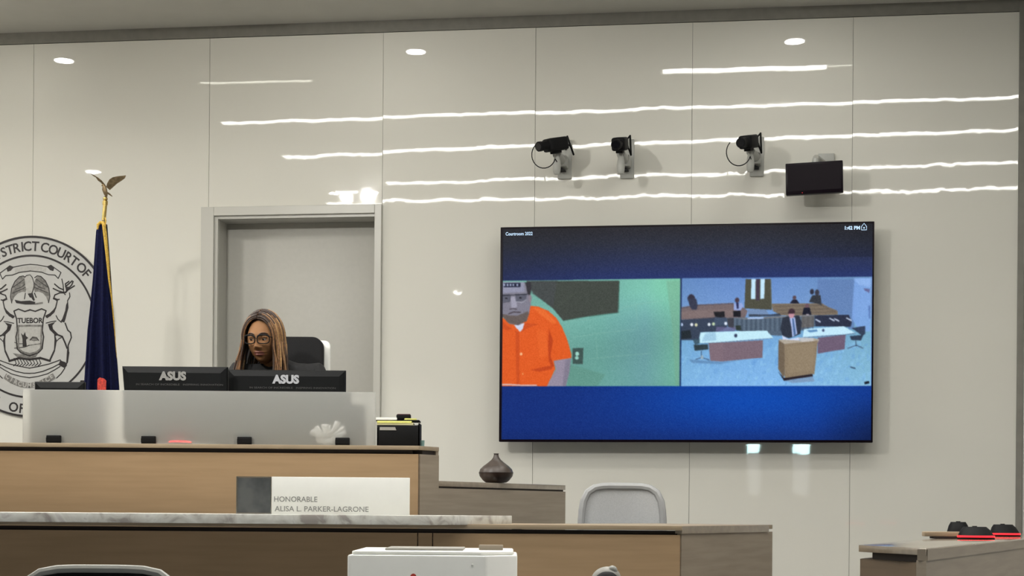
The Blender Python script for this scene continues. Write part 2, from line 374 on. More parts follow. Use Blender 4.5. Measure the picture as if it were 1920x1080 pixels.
# unseen fill lamps added over the well of the court, shielded against shallow angles
for i_, (lx, ly, en) in enumerate(((-3.4, 6.6, 1.5), (-1.6, 6.3, 1.3), (.3, 6.0, 1.1), (-2.6, 4.2, 1.2), (0.0, 3.6, 1.0), (1.9, 5.2, .6))):
    ld = bpy.data.lights.new('fill_lamp', 'AREA'); ld.shape = 'DISK'; ld.size = .22; ld.energy = FILL_W*en; ld.spread = math.radians(128); ld.color = (1, .97, .91)
    lo = bpy.data.objects.new('fill_lamp', ld); C.objects.link(lo); lo.location = (lx, ly, CEIL-.02)

for lx, ly, en, spd in ((-5.9, 8.2, 110, 180), (-3.3, 8.5, 34, 151), (1.2, 7.6, 12, 150), (3.3, 4.2, 45, 150)):  # unseen lamps added to brighten the left wall and the right side
    ld = bpy.data.lights.new('added_wash_lamp', 'AREA'); ld.shape = 'DISK'; ld.size = .35; ld.energy = en; ld.spread = math.radians(spd); ld.color = (1, .965, .90)
    lo = bpy.data.objects.new('added_wash_lamp', ld); C.objects.link(lo); lo.location = (lx, ly, CEIL-.02)

# ------------------------------------------------------------------ dais
A_ = Vector((-.406, 7.2)); dw = Vector((.5, .866)); Bp = A_+dw*.16; Cp = A_+dw*1.352
nin = Vector((-.866, .5))
b = B(); pA = A_+nin*.06; pC = Cp+nin*.06; wb = wp(.2, 0, .03)
b.prism([(-6.2, 7.26), (pA.x-.02, 7.26), (pC.x, pC.y), (wb.x, wb.y), (-6.2, wp(-6.2, 0, .03).y)], 0, DAIS)
o = obj('trim_3', b, 'floor', smooth=False); o['kind'] = 'structure'; o['label'] = 'raised carpeted dais floor behind the bench'

# ------------------------------------------------------------------ judge bench
ZT = P(785, 836, 7.2).z; ZL = P(1060, 910, Cp.y).z
bench = thing('judge_bench', 'long tan laminate judge bench with a greige stepped side wing', 'bench', (-2.2, 7.2, 0))
b = B(); b.box(-5.6, A_.x-.004, 7.2, 7.24, 0, ZT-.036); obj('front_panel', b, 'tan', bench, smooth=False)
b = B(); b.box(-5.6, A_.x-.03, 7.215, 7.26, ZT-.036, ZT-.018); obj('shadow_gap', b, 'dark', bench, smooth=False)
b = B(); b.prism([(-5.6, 7.19), (A_.x-.002, 7.19), (Bp.x, Bp.y), (Bp.x+nin.x*.35, Bp.y+nin.y*.35), (-.8, 7.5), (-5.6, 7.5)], ZT-.018, ZT, bev=.001); obj('top_ledge', b, 'cap', bench)
b = B(); e0 = A_; e1 = Bp; b.prism([(e0.x+.004, e0.y+.007), (e1.x, e1.y), (e1.x+nin.x*.04, e1.y+nin.y*.04), (e0.x+nin.x*.04+.004, e0.y+nin.y*.04+.007)], 0, ZT-.036)
obj('side_panel', b, 'greige', bench, smooth=False)
b = B(); b.prism([(e0.x+.012, e0.y+.03), (e1.x-.012, e1.y), (e1.x+nin.x*.04, e1.y+nin.y*.04), (e0.x+nin.x*.04, e0.y+nin.y*.04+.02)], ZT-.036, ZT-.018); obj('shadow_gap', b, 'dark', bench, smooth=False)
b = B(); b.prism([(e1.x, e1.y+.001), (Cp.x, Cp.y), (Cp.x+nin.x*.04, Cp.y+nin.y*.04), (e1.x+nin.x*.04, e1.y+nin.y*.04)], 0, ZL-.032); obj('wing_panel', b, 'greige', bench, smooth=False)
b = B(); j0 = e1+nin*.008-dw*-.005; j1 = Cp+nin*.008-dw*.01; b.prism([(j0.x, j0.y), (j1.x, j1.y), (j1.x+nin.x*.03, j1.y+nin.y*.03), (j0.x+nin.x*.03, j0.y+nin.y*.03)], ZL-.032, ZL-.024); obj('shadow_gap', b, 'dark', bench, smooth=False)
b = B(); b.prism([(e1.x, e1.y), (Cp.x, Cp.y), (Cp.x+nin.x*.36, Cp.y+nin.y*.36), (e1.x+nin.x*.36, e1.y+nin.y*.36)], ZL-.024, ZL, bev=.001); obj('wing_ledge', b, 'capdark', bench)
b = B(); b.prism([(e1.x-.002, e1.y+.003), (e1.x+nin.x*.35, e1.y+nin.y*.35), (e1.x+nin.x*.35-dw.x*.02, e1.y+nin.y*.35-dw.y*.02), (e1.x-.002-dw.x*.02, e1.y+.003-dw.y*.02)], ZL, ZT-.018); obj('step_end_panel', b, 'greige', bench, smooth=False)
b = B(); b.box(-5.6, -.85, 7.5, 8.05, ZT-.15, ZT-.12); obj('work_surface', b, 'cap', bench, smooth=False)
b = B(); b.box(-5.6, -.85, 7.47, 7.5, DAIS, ZT-.018); obj('inner_panel', b, 'greige', bench, smooth=False)
for xx in (-5.5, -.93):
    b = B(); b.box(xx, xx+.05, 7.5, 8.0, DAIS, ZT-.15); obj('support', b, 'greige', bench, smooth=False)

# frosted screen on the bench with its black clips
GY = 7.33
gx0 = P(43, 780, GY).x; gx1 = P(704, 780, GY).x; gz1 = P(400, 733, GY).z
sc_ = thing('frosted_screen', 'low frosted acrylic privacy screen standing on the judge bench top', 'privacy screen', ((gx0+gx1)/2, GY, ZT))
b = B(); b.box(gx0, gx1, GY-.004, GY+.004, ZT+.001, gz1, bev=.001); obj('frosted_sheet', b, 'frost', sc_)
for px in (100, 278, 458, 642):
    p = P(px, 820, GY-.02); b = B(); b.box(p.x-.031, p.x+.031, GY-.024, GY+.02, ZT, ZT+.038, bev=.003); b.box(p.x-.031, p.x+.031, GY-.026, GY-.024, ZT+.01, ZT+.028); obj('clip', b, 'black', sc_)

# monitors seen from behind
def monitor(px0, px1, pyt, Y, label, logo_px, logo=True, taper=0.0, lm='logo', fr='faintink'):
    a = P(px0, pyt[0], Y); c = P(px1, pyt[1], Y); zt = (a.z+c.z)/2; wid = c.x-a.x; cx = (a.x+c.x)/2
    zb_ = zt-.335; t = thing('computer_monitor', label, 'monitor', (cx, Y+.05, ZT-.12))
    ang = math.atan2(c.z-a.z, wid)
    b = B()
    rings = []
    for (ins, yy) in ((0, .03), (0, .012), (.004, .004), (.03, -.004)):
        rings.append([(cx-wid/2+ins+taper*(1 if False else 0), Y+yy, zb_+ins), (cx+wid/2-ins, Y+yy, zb_+ins), (cx+wid/2-ins, Y+yy, zt-ins), (cx-wid/2+ins, Y+yy, zt-ins)])
    if taper:
        for rg in rings:
            for k in (0,): rg[k] = (rg[k][0]+taper, rg[k][1], rg[k][2])
    b.loft(rings); obj('back_shell', b, 'satin', t, smooth=False)
    b = B(); b.box(cx-wid/2+.012, cx+wid/2-.012, Y+.03, Y+.033, zb_+.015, zt-.01); obj('display_panel', b, 'screenblack', t, smooth=False)
    b = B(); b.box(cx-.035, cx+.035, Y-.03, Y-.002, zb_+.02, zb_+.2, bev=.006); b.box(cx-.03, cx+.03, Y-.03, Y-.005, ZT-.11, zb_+.06); obj('stand_neck', b, 'black', t)
    b = B(); b.lathe([(.11, 0), (.11, .006), (.04, .012)], (cx, Y, ZT-.12)); obj('stand_base', b, 'black', t)
    if logo:
        p = P(logo_px, 709, Y); mx = Matrix.Translation((p.x-.065, Y-.006, zt-.062)) @ Matrix.Rotation(PI/2, 4, 'X')
        b = B(); b.text('ASUS', .052, mx, .0008, .0028, width=.125); obj('logo', b, lm, t, smooth=False, label='silver maker lettering')
        mx = Matrix.Translation((p.x-.17, Y-.0062, zt-.088)) @ Matrix.Rotation(PI/2, 4, 'X')
        b = B(); b.text('IN SEARCH OF INCREDIBLE   INSPIRING INNOVATION', .012, mx, .0003, 0, width=.40); obj('small_print', b, fr, t, smooth=False)
    return t
monitor(228, 426, (688, 686), 7.62, 'dark monitor seen from behind, left of the pair on the bench', 325, taper=.03, lm='ink')
monitor(427, 648, (692, 695), 7.70, 'dark monitor seen from behind, in front of the seated woman', 537)
monitor(64, 158, (717, 714), 7.62, 'low dark monitor edge in front of the blue flag', 100, logo=False)

# red-lit microphone behind the frosted screen, crumpled white wrap
def mic_base(px, py, Y, wpx, z, label, ang=0.0, hgt=.035, rz_=0.0):
    p = P(px, py, Y); r = wpx/2/F*Y
    t = thing('desk_microphone', label, 'microphone', (p.x, Y, z), 'desk microphone bases')
    mx = Matrix.Translation((p.x, Y, z)) @ Matrix.Rotation(ang, 4, 'Z')
    b = B(); rings = []
    for (s_, zz, dy) in ((1, .004, 0), (1, .012, 0), (.80, hgt*.75, .01), (.62, hgt, .016)):
        rings.append([(r*s_*math.cos(a)*(1), r*s_*math.sin(a)*.8+dy, zz) for a in [2*PI*k/24 for k in range(24)]])
    b.loft(rings, mx); obj('body', b, 'black', t)
    b = B(); b.loft([[(r*s_*math.cos(a), r*s_*math.sin(a)*.82, zz) for a in [2*PI*k/24 for k in range(24)]] for (s_, zz) in ((1.0, 0.0), (1.03, .001), (1.03, .004), (1, .0045))], mx); obj('foot_pad', b, 'satin', t)
    b = B(); b.loft([[(r*s_*math.cos(a), r*s_*math.sin(a)*.83, zz) for a in [2*PI*k/24 for k in range(24)]] for (s_, zz) in ((1.0-rz_*6, .0075+rz_), (1.015-rz_*6, .008+rz_), (1.015-rz_*6, .0135+rz_), (.97-rz_*6, .014+rz_))], mx); obj('light_ring', b, 'redlamp', t, label='glowing red ring')
    b = B(); b.cyl(mx @ Vector((0, .02, hgt-.003)), mx @ Vector((0, .02, hgt+.003)), .009); obj('button', b, 'satin', t)
    return t
mic_base(338, 826, 7.385, 42, ZT, 'black microphone base glowing red behind the frosted screen', hgt=.036, rz_=.008)
# crumpled wrap
wrp = B(); cW = P(615, 812, 7.42); cW.z = ZT+.03
rnd = random.Random(3)
for k in range(9):
    a = PI*(.03+.94*k/8)+rnd.uniform(-.08, .08); L = rnd.uniform(.055, .10); hw = .014
    d = Vector((math.cos(a), rnd.uniform(-.1, .1), math.sin(a)*.9)); n_ = Vector((-d.z, 0, d.x))
    p = [cW, cW+d*L*.5+n_*hw*.7, cW+d*L+n_*hw, cW+d*L*1.05, cW+d*L-n_*hw, cW+d*L*.5-n_*hw*.7]
    vs = [v+Vector((0, -.004-.008*(i % 2), 0)) for i, v in enumerate(p)]+[v+Vector((0, .003, 0)) for v in p]
    wrp.add(vs, [(0, 1, 2, 3, 4, 5), (11, 10, 9, 8, 7, 6)]+[(i, (i+1) % 6, 6+(i+1) % 6, 6+i) for i in range(6)])
wrp.ball(cW-Vector((0, 0, .008)), (.03, .02, .022), nu=10, nv=6)
M['wrap'] = mat('milky wrap', (.62, .62, .60), rough=.35)
tag(obj('plastic_wrap', wrp, 'wrap', smooth=False), 'crumpled white plastic wrap fanned out behind the frosted screen', 'wrap')
# black tissue-like dark object behind the glass on the right
b = B(); p = P(655, 790, 7.62); b.box(p.x-.05, p.x+.05, 7.6, 7.68, ZT-.12, P(655, 762, 7.6).z, bev=.012); 
tag(obj('desk_speaker', b, 'satin'), 'small dark desk speaker blurred behind the frosted screen', 'speaker')

# document stack
YD = 7.30
def bxpx(b, x0, y0, x1, y1, Y, dy, bev=.0, m=None):
    a = P(x0, y1, Y); c = P(x1, y0, Y); b.box(a.x, c.x, Y, Y+dy, a.z, c.z, m, bev=bev); return b
zb_ = ZT
tr = thing('file_tray', 'black desk file tray beside the frosted screen on the bench', 'tray', (P(747, 830, YD).x, YD+.03, ZT))
x0, x1 = P(707, 800, YD).x, P(787, 800, YD).x
ztb = P(747, 806, YD).z
b = B(); b.box(x0, x1, YD, YD+.012, ZT, ztb+.02, bev=.001); b.box(x0, x0+.006, YD, YD+.15, ZT, ztb+.01); b.box(x1-.006, x1, YD, YD+.15, ZT, ztb+.03); b.box(x0, x1, YD+.14, YD+.15, ZT, ztb+.03); b.box(x0, x1, YD, YD+.15, ZT, ZT+.005); obj('tray_body', b, 'black', tr)
b = B(); b.prism([(x0+.012, ztb-.002), (x0+.085, ztb-.002), (x0+.08, ztb+.012), (x0+.012, ztb+.012)], 0, .002, Matrix(((1, 0, 0, 0), (0, 0, -1, YD), (0, 1, 0, 0), (0, 0, 0, 1)))); obj('label_strip', b, 'greyplastic', tr, smooth=False)
def slab(name, px0, px1, pyt, pyb, Y, dy, m, label, cat, rot=0, grp=None, zoff=0):
    a = P(px0, pyb, Y); c = P(px1, pyt, Y); cx = (a.x+c.x)/2
    b = B(); mx = Matrix.Translation((cx, Y+dy/2, 0)) @ Matrix.Rotation(rot, 4, 'Z')
    b.box(-(c.x-a.x)/2, (c.x-a.x)/2, -dy/2, dy/2, a.z, c.z, mx, bev=.0008)
    return tag(obj(name, b, m), label, cat, grp)
slab('file_folder', 708, 783, 797, 803, YD+.014, .12, 'greyplastic', 'grey file folder lowest in the tray stack', 'folder')
slab('file_folder', 707, 775, 793, 797, YD+.012, .12, 'cream', 'cream file folder in the middle of the tray stack', 'folder')
slab('legal_pad', 707, 772, 789.5, 793, YD+.01, .12, 'yellow', 'yellow paper pad in the tray stack below the white sheets', 'notepad')
slab('paper_stack', 705, 744, 783, 787.5, YD+.012, .12, 'paper', 'white sheets on top of the tray stack at the screen edge', 'paper')
slab('binder', 705, 786, 787.5, 789.5, YD+.012, .13, 'black', 'thin black binder cover under the white sheets', 'binder')
slab('sticky_pad', 756, 778, 784.5, 788, YD+.02, .06, 'yellow', 'bright yellow note pad under the stapler', 'notepad', .3)
stp = thing('stapler', 'dark stapler lying on top of the paper stack', 'stapler', (P(757, 788, YD+.03).x, YD+.06, P(757, 788, YD).z))
b = B(); bxpx(b, 743, 777, 770, 786.5, YD+.03, .035, .004); obj('stapler_arm', b, 'black', stp)
b = B(); bxpx(b, 744, 785.5, 755, 788.5, YD+.033, .03, .001); obj('stapler_base', b, 'dark', stp)
b = B(); bxpx(b, 745, 776.2, 769, 778.5, YD+.032, .03, .001); obj('stapler_cap', b, mat('maroon plastic', (.10, .03, .035), rough=.3), stp, label='maroon top strip')
cp = B(); p = P(791.5, 834, 7.34); cp.lathe([(.0095, 0), (.011, .03), (.0105, .03), (.006, .004)], (p.x, 7.34, ZT), 20)
tag(obj('plastic_cup', cp, 'teal'), 'tiny teal cup behind the file tray at the bench end', 'cup')

# nameplate on the marble counter
YN = 6.36
zM = P(400, 964, 6.2).z
a = P(443, 930, YN); c = P(768, 930, YN); mid = P(509, 930, YN)
zt = P(600, 894.5, YN).z
npl = thing('name_plate', 'white desk name plate with a dark square on the marble counter', 'name plate', ((a.x+c.x)/2, YN, zM))
b = B(); b.box(mid.x, c.x, YN, YN+.012, zM, zt, bev=.0015); face = obj('white_face', b, 'white', npl)
b = B(); b.box(a.x+.005, mid.x-.004, YN+.001, YN+.010, zM+.005, zt-.004); obj('dark_square', b, 'smoke', npl, smooth=False)
b = B(); b.box(a.x, a.x+.004, YN, YN+.012, zM, zt); b.box(mid.x-.004, mid.x-.001, YN, YN+.012, zM, zt); b.box(a.x+.004, mid.x-.004, YN, YN+.012, zM, zM+.004); b.box(a.x+.004, mid.x-.004, YN, YN+.012, zt-.003, zt); obj('metal_frame', b, 'chrome', npl, smooth=False)
for txt, pxa, pxb, py, sz in (('HONORABLE', 514, 595, 939.5, .029), ('ALISA L. PARKER-LAGRONE', 515, 691, 957.5, .029)):
    p = P(pxa, py, YN); p2 = P(pxb, py, YN)
    b = B(); b.text(txt, sz, Matrix.Translation((p.x, YN-.0004, p.z-.002)) @ Matrix.Rotation(PI/2, 4, 'X'), .0004, .0002, width=p2.x-p.x); obj('lettering', b, 'ink', npl, smooth=False)

# ------------------------------------------------------------------ clerk desk with marble counter
YF = 6.45
ZD = P(1100, 984.5, YF).z
MT = P(400, 963.5, 6.2).z; zM = MT
clerk = thing('clerk_desk', 'tan and greige clerk desk in front of the judge bench', 'desk', (-1.2, YF, 0))
Kx = P(1277, 1030, YF).x; K = Vector((Kx, YF)); E = K+dw*.98; ni = Vector((-.866, .5))
dk1 = P(783, 1040, YF).x; dk2 = P(811, 1040, YF).x
b = B(); b.box(-5.5, K.x-.02, YF+.03, YF+.045, 0, ZD-.036); obj('backing', b, 'dark', clerk, smooth=False)
for xa, xb in ((-5.5, -2.9), (-2.896, dk1-.002), (dk1+.002, dk2-.002), (dk2+.002, K.x-.004)):
    b = B(); b.box(xa, xb, YF, YF+.03, 0, ZD-.036); obj('front_panel', b, 'tan', clerk, smooth=False)
b = B(); b.box(-5.5, K.x-.005, YF+.015, YF+.05, ZD-.05, ZD-.02); obj('shadow_gap', b, 'dark', clerk, smooth=False)
b = B(); b.prism([(K.x+.002, K.y+.006), (E.x, E.y), (E.x+ni.x*.03, E.y+ni.y*.03), (K.x+ni.x*.03+.002, K.y+ni.y*.03+.006)], 0, ZD-.030); obj('side_panel', b, 'greige', clerk, smooth=False)
b = B(); b.prism([(-5.5, YF-.012), (K.x, YF-.012), (E.x, E.y), (E.x+ni.x*.55, E.y+ni.y*.55), (.15, YF+.55), (-5.5, YF+.55)], ZD-.018, ZD, bev=.001); obj('desk_top', b, 'cap', clerk)
k0 = K-ni*.006-dw*.004; k1 = E-dw*.06-ni*.006
b = B(); b.prism([(k0.x, k0.y), (k1.x, k1.y), (k1.x+ni.x*.03, k1.y+ni.y*.03), (k0.x+ni.x*.03, k0.y+ni.y*.03)], ZD-.031, ZD-.002); obj('edge_fascia', b, 'capdark', clerk, smooth=False)
for q_ in (E+ni*.2-dw*.08, ):
    b = B(); b.box(q_.x-.02, q_.x+.02, q_.y-.02, q_.y+.02, 0, ZD-.018); obj('leg', b, 'greige', clerk, smooth=False)
b = B(); b.box(-5.5, -5.46, YF+.03, YF+.55, 0, ZD-.018); obj('end_panel', b, 'greige', clerk, smooth=False)
b = B(); b.box(.0, .04, YF+.05, YF+.5, 0, ZD-.018); obj('support', b, 'greige', clerk, smooth=False)
xm = P(805, 970, 6.2).x; Mk = Vector((xm, 6.2)); Me = Mk+dw*.62
b = B(); b.prism([(-5.5, 6.2), (Mk.x, Mk.y), (Me.x, Me.y), (Me.x-.3, Me.y), (-5.5, Me.y)], MT-.036, MT, bev=.002)
mc = tag(obj('marble_counter', b, 'marble'), 'white veined marble counter overhanging the front of the clerk desk', 'counter')
for xx in (-5.0, -3.4, -1.9, -.62):
    b = B(); b.box(xx, xx+.04, 6.5, 6.72, ZD, MT-.036); obj('riser', b, 'dark', clerk, smooth=False)

# pale grey chair behind the clerk desk
def task_chair(name, label, X, Y, z0, ztop, wid, hback, m1, m2, rim_r=.016, thick=.03, inset=.035, ang=0.0, taper=.85):
    t = thing(name, label, 'chair', (X, Y, z0))
    mx = Matrix.Translation((X, Y, 0)) @ Matrix.Rotation(ang, 4, 'Z')
    zb0 = ztop-hback; pts = []
    def outline(k, n=40):
        out = []
        for i in range(n):
            a = 2*PI*i/n; ca, sa = math.cos(a), math.sin(a); p_ = 5.0
            rr = (abs(ca)**p_+abs(sa)**p_)**(-1/p_)
            x, z = rr*ca, rr*sa
            z_ = zb0+hback/2+z*(hback/2-k); wv = (wid/2-k)*(taper+(1-taper)*(1-z)/2) if taper < 1 else wid/2-k
            out.append((x*wv, -.05*(x**2)*0.6, z_))
        return out
    o1 = outline(rim_r); b = B(); b.tube([mx @ Vector(p) for p in o1], rim_r, 8, closed=True); obj('back_frame', b, m2, t)
    o2 = outline(rim_r*1.2); b = B(); n = len(o2); c0 = mx @ Vector((0, .008, zb0+hback/2))
    v = [mx @ Vector((p[0], p[1]-.004, p[2])) for p in o2]+[mx @ Vector((p[0], p[1]+thick*.6, p[2])) for p in o2]+[c0-Vector((0, -.006, 0)), c0+Vector((0, thick, 0))]
    b.add(v, [(i, (i+1) % n, 2*n) for i in range(n)]+[(n+i, 2*n+1, n+(i+1) % n) for i in range(n)]+[(i, n+i, n+(i+1) % n, (i+1) % n) for i in range(n)]); obj('backrest', b, m1, t)
    zs = max(z0+.44, zb0-.12); 
    b = B(); b.box(-wid*.52, wid*.52, -.46, -.02, zs-.03, zs+.03, mx, bev=.025, seg=3); obj('seat', b, m1, t)
    b = B(); b.tube([mx @ Vector(p) for p in ((0, .03, zb0+.2), (0, .06, zb0+.02), (0, .03, zs-.05), (0, -.15, zs-.05))], .02, 8); obj('back_stem', b, m2, t)
    b = B(); b.cyl(mx @ Vector((0, -.22, z0+.09)), mx @ Vector((0, -.22, zs-.03)), .025); obj('gas_lift', b, 'chrome', t)
    for k in range(5):
        a = 2*PI*k/5+.3; b = B(); b.tube([mx @ Vector((0, -.22, z0+.1)), mx @ Vector((.27*math.cos(a), -.22+.27*math.sin(a), z0+.07))], [.022, .014], 8); lg = obj('leg', b, m2, t)
        cc = mx @ Vector((.27*math.cos(a), -.22+.27*math.sin(a), z0+.03)); b = B(); b.cyl(cc-Vector((.012, 0, 0)), cc+Vector((.012, 0, 0)), .03, n=14); obj('castor', b, 'black', lg)
    for s_ in (-1, 1):
        b = B(); b.tube([mx @ Vector(p) for p in ((s_*wid*.45, -.2, zs-.03), (s_*wid*.62, -.2, zs+.02), (s_*wid*.62, -.2, zs+.19), )], .012, 8); b.box(s_*wid*.62-.03, s_*wid*.62+.03, -.32, -.06, zs+.19, zs+.215, mx, bev=.01); obj('armrest', b, m2, t)
    return t
Yc = 7.72; cxx = P(1166, 950, Yc).x
rp = B(); rp.box(.02, 1.2, 7.42, 7.42+1.0, 0, .18); 
rz = obj('trim_4', B().prism([(.07, 7.55), (1.15, 7.55), (1.15, 8.35), (.36, 8.35), (.07, 7.9)], 0, .18), 'floor', smooth=False); rz['kind'] = 'structure'; rz['label'] = 'low carpeted step under the pale grey chair'
ch = task_chair('office_chair', 'pale grey office chair with a rounded mesh back behind the clerk desk', cxx, Yc, .18, P(1166, 905, Yc).z, 176/F*Yc, .5, 'fabgrey', 'fabgrey2', rim_r=.017, taper=.91)

# judge chair
YJ = 8.34; cxj = P(532, 660, YJ).x; zj = P(532, 632, YJ).z
t = thing('high_back_chair', 'black high back chair with a white shell behind the seated woman', 'chair', (cxj, YJ, DAIS))
wj = 150/F*YJ
def rr_prism(b, w_, z0, z1, y0, y1, rad, mx):
    pts = []
    for (cx_, cz_, a0) in ((w_/2-rad, z1-rad, 0), (-w_/2+rad, z1-rad, PI/2), (-w_/2+rad, z0+rad, PI), (w_/2-rad, z0+rad, 1.5*PI)):
        for k in range(7): a = a0+PI/2*k/6; pts.append((cx_+rad*math.cos(a), cz_+rad*math.sin(a)))
    m2 = mx @ Matrix(((1, 0, 0, 0), (0, 0, 1, 0), (0, 1, 0, 0), (0, 0, 0, 1)))
    return b.prism(pts, y0, y1, m2, bev=.006)
mj = Matrix.Translation((cxj, YJ, 0))
b = B(); rr_prism(b, wj, zj-.72, zj, -.03, .03, .055, mj); obj('backrest', b, 'mesh', t)
b = B(); rr_prism(b, wj+.05, zj-.76, zj-.012, .035, .055, .03, mj @ Matrix.Translation((.004, 0, 0))); obj('back_shell', b, 'white', t)
b = B(); b.box(-.25, .25, -.5, 0, DAIS+.42, DAIS+.50, mj, bev=.03, seg=3); obj('seat', b, 'mesh', t)
b = B(); b.cyl(mj @ Vector((0, -.24, DAIS+.09)), mj @ Vector((0, -.24, DAIS+.43)), .028); obj('gas_lift', b, 'chrome', t)
for s_ in (-1, 1):
    b = B(); b.tube([mj @ Vector(p) for p in ((s_*.24, -.25, DAIS+.45), (s_*.29, -.25, DAIS+.48), (s_*.29, -.25, DAIS+.66))], .014, 8); b.box(s_*.29-.035, s_*.29+.035, -.38, -.1, DAIS+.66, DAIS+.69, mj, bev=.01); obj('armrest', b, 'black', t)
for k in range(5):
    a = 2*PI*k/5+.3; b = B(); b.tube([mj @ Vector((0, -.24, DAIS+.1)), mj @ Vector((.28*math.cos(a), -.24+.28*math.sin(a), DAIS+.07))], [.024, .015], 8); lg = obj('leg', b, 'black', t)
    cc = mj @ Vector((.28*math.cos(a), -.24+.28*math.sin(a), DAIS+.03)); b = B(); b.cyl(cc-Vector((.012, 0, 0)), cc+Vector((.012, 0, 0)), .03, n=14); obj('castor', b, 'black', lg)

# ------------------------------------------------------------------ seated woman
def skin_mesh(verts, edges, sub=2):
    me = bpy.data.meshes.new('s'); me.from_pydata([v[:3] for v in verts], edges, []); o = bpy.data.objects.new('s', me); C.objects.link(o)
    o.modifiers.new('k', 'SKIN'); sv = me.skin_vertices[0].data
    for i, v in enumerate(verts): r_ = v[3]; sv[i].radius = (r_, r_) if not isinstance(r_, tuple) else r_; sv[i].use_root = (i == 0)
    o.modifiers.new('u', 'SUBSURF').levels = sub
    bpy.context.view_layer.update(); r_ = bpy.data.meshes.new_from_object(o.evaluated_get(bpy.context.evaluated_depsgraph_get()))
    b = B(); b.add([v.co.copy() for v in r_.vertices], [tuple(p.vertices) for p in r_.polygons]); bpy.data.objects.remove(o); return b
HX = P(496, 637, 8.0).x; HZ = P(496, 637, 8.0).z; HY = 8.0
XS = P(517, 690, 8.05).x; SH = HZ-.150
pers = thing('person', 'seated woman with long honey-brown braids, glasses and a black robe', 'person', (XS, 8.1, DAIS+.50))
pel = DAIS+.58
V_ = [(XS, 8.13, pel, (.15, .11)), (XS, 8.14, pel+.14, (.12, .10)), (XS, 8.13, pel+.30, (.13, .10)), (XS, 8.11, SH-.06, (.14, .095)), (XS, 8.09, SH+.03, (.07, .06)), (HX+.015, 8.055, HZ-.13, (.052, .052)), (HX+.01, 8.03, HZ-.06, (.05, .05))]
E_ = [(0, 1), (1, 2), (2, 3), (3, 4), (4, 5), (5, 6)]
wsz = ZT-.12
for s_ in (-1, 1):
    n0 = len(V_)
    V_ += [(XS+s_*.17, 8.10, SH-.015, .055), (XS+s_*.235, 7.98, SH-.20, .044), (XS+s_*.20, 7.86, wsz+.075, .034), (XS+s_*.12, 7.93-.14, wsz+.045, .026), (XS+s_*.09, 7.93-.20, wsz+.035, (.035, .016))]
    E_ += [(3, n0), (n0, n0+1), (n0+1, n0+2), (n0+2, n0+3), (n0+3, n0+4)]
    hx, hy, hz = V_[-1][:3]
    for k in range(4):
        f0 = len(V_); ox = (k-1.5)*.019; L_ = (.062, .072, .068, .055)[k] if s_ < 0 else (.055, .068, .072, .062)[k]
        V_ += [(hx+ox*1.0-s_*.004, hy-.045, hz, .0085), (hx+ox*1.1-s_*.008, hy-.045-L_*.5, hz-.002, .008), (hx+ox*1.15-s_*.01, hy-.045-L_, hz-.016, .0065)]
        E_ += [(n0+4, f0), (f0, f0+1), (f0+1, f0+2)]
    f0 = len(V_); V_ += [(hx-s_*.042, hy-.01, hz-.004, .009), (hx-s_*.058, hy-.045, hz-.012, .0075)]; E_ += [(n0+4, f0), (f0, f0+1)]
    n0 = len(V_)
    V_ += [(XS+s_*.09, 8.05, pel-.01, .095), (XS+s_*.13, 7.70, pel-.01, .062), (XS+s_*.13, 7.72, DAIS+.30, .05), (XS+s_*.13, 7.74, DAIS+.09, .034), (XS+s_*.13, 7.62, DAIS+.035, .034)]
    E_ += [(0, n0), (n0, n0+1), (n0+1, n0+2), (n0+2, n0+3), (n0+3, n0+4)]
body = skin_mesh(V_, E_); obj('body', body, 'skin', pers)
# robe: wider continuous garment over torso, sleeves and lap
V2 = [(XS, 8.13, pel, (.19, .15)), (XS, 8.14, pel+.14, (.165, .14)), (XS, 8.13, pel+.30, (.17, .13)), (XS, 8.11, SH-.07, (.175, .12)), (XS, 8.09, SH+.025, (.13, .09)), (XS, 8.075, SH+.062, (.070, .066))]
E2 = [(0, 1), (1, 2), (2, 3), (3, 4), (4, 5)]
for s_ in (-1, 1):
    n0 = len(V2); V2 += [(XS+s_*.19, 8.10, SH-.015, .078), (XS+s_*.245, 7.98, SH-.20, .075), (XS+s_*.205, 7.86, wsz+.095, .072), (XS+s_*.15, 7.815, wsz+.075, .06)]
    E2 += [(3, n0), (n0, n0+1), (n0+1, n0+2), (n0+2, n0+3)]
    n0 = len(V2); V2 += [(XS+s_*.10, 8.03, pel, .13), (XS+s_*.14, 7.72, pel-.005, .105), (XS+s_*.14, 7.70, DAIS+.32, .09), (XS+s_*.14, 7.71, DAIS+.14, .085)]
    E2 += [(0, n0), (n0, n0+1), (n0+1, n0+2), (n0+2, n0+3)]
obj('robe', skin_mesh(V2, E2), 'robe', pers)
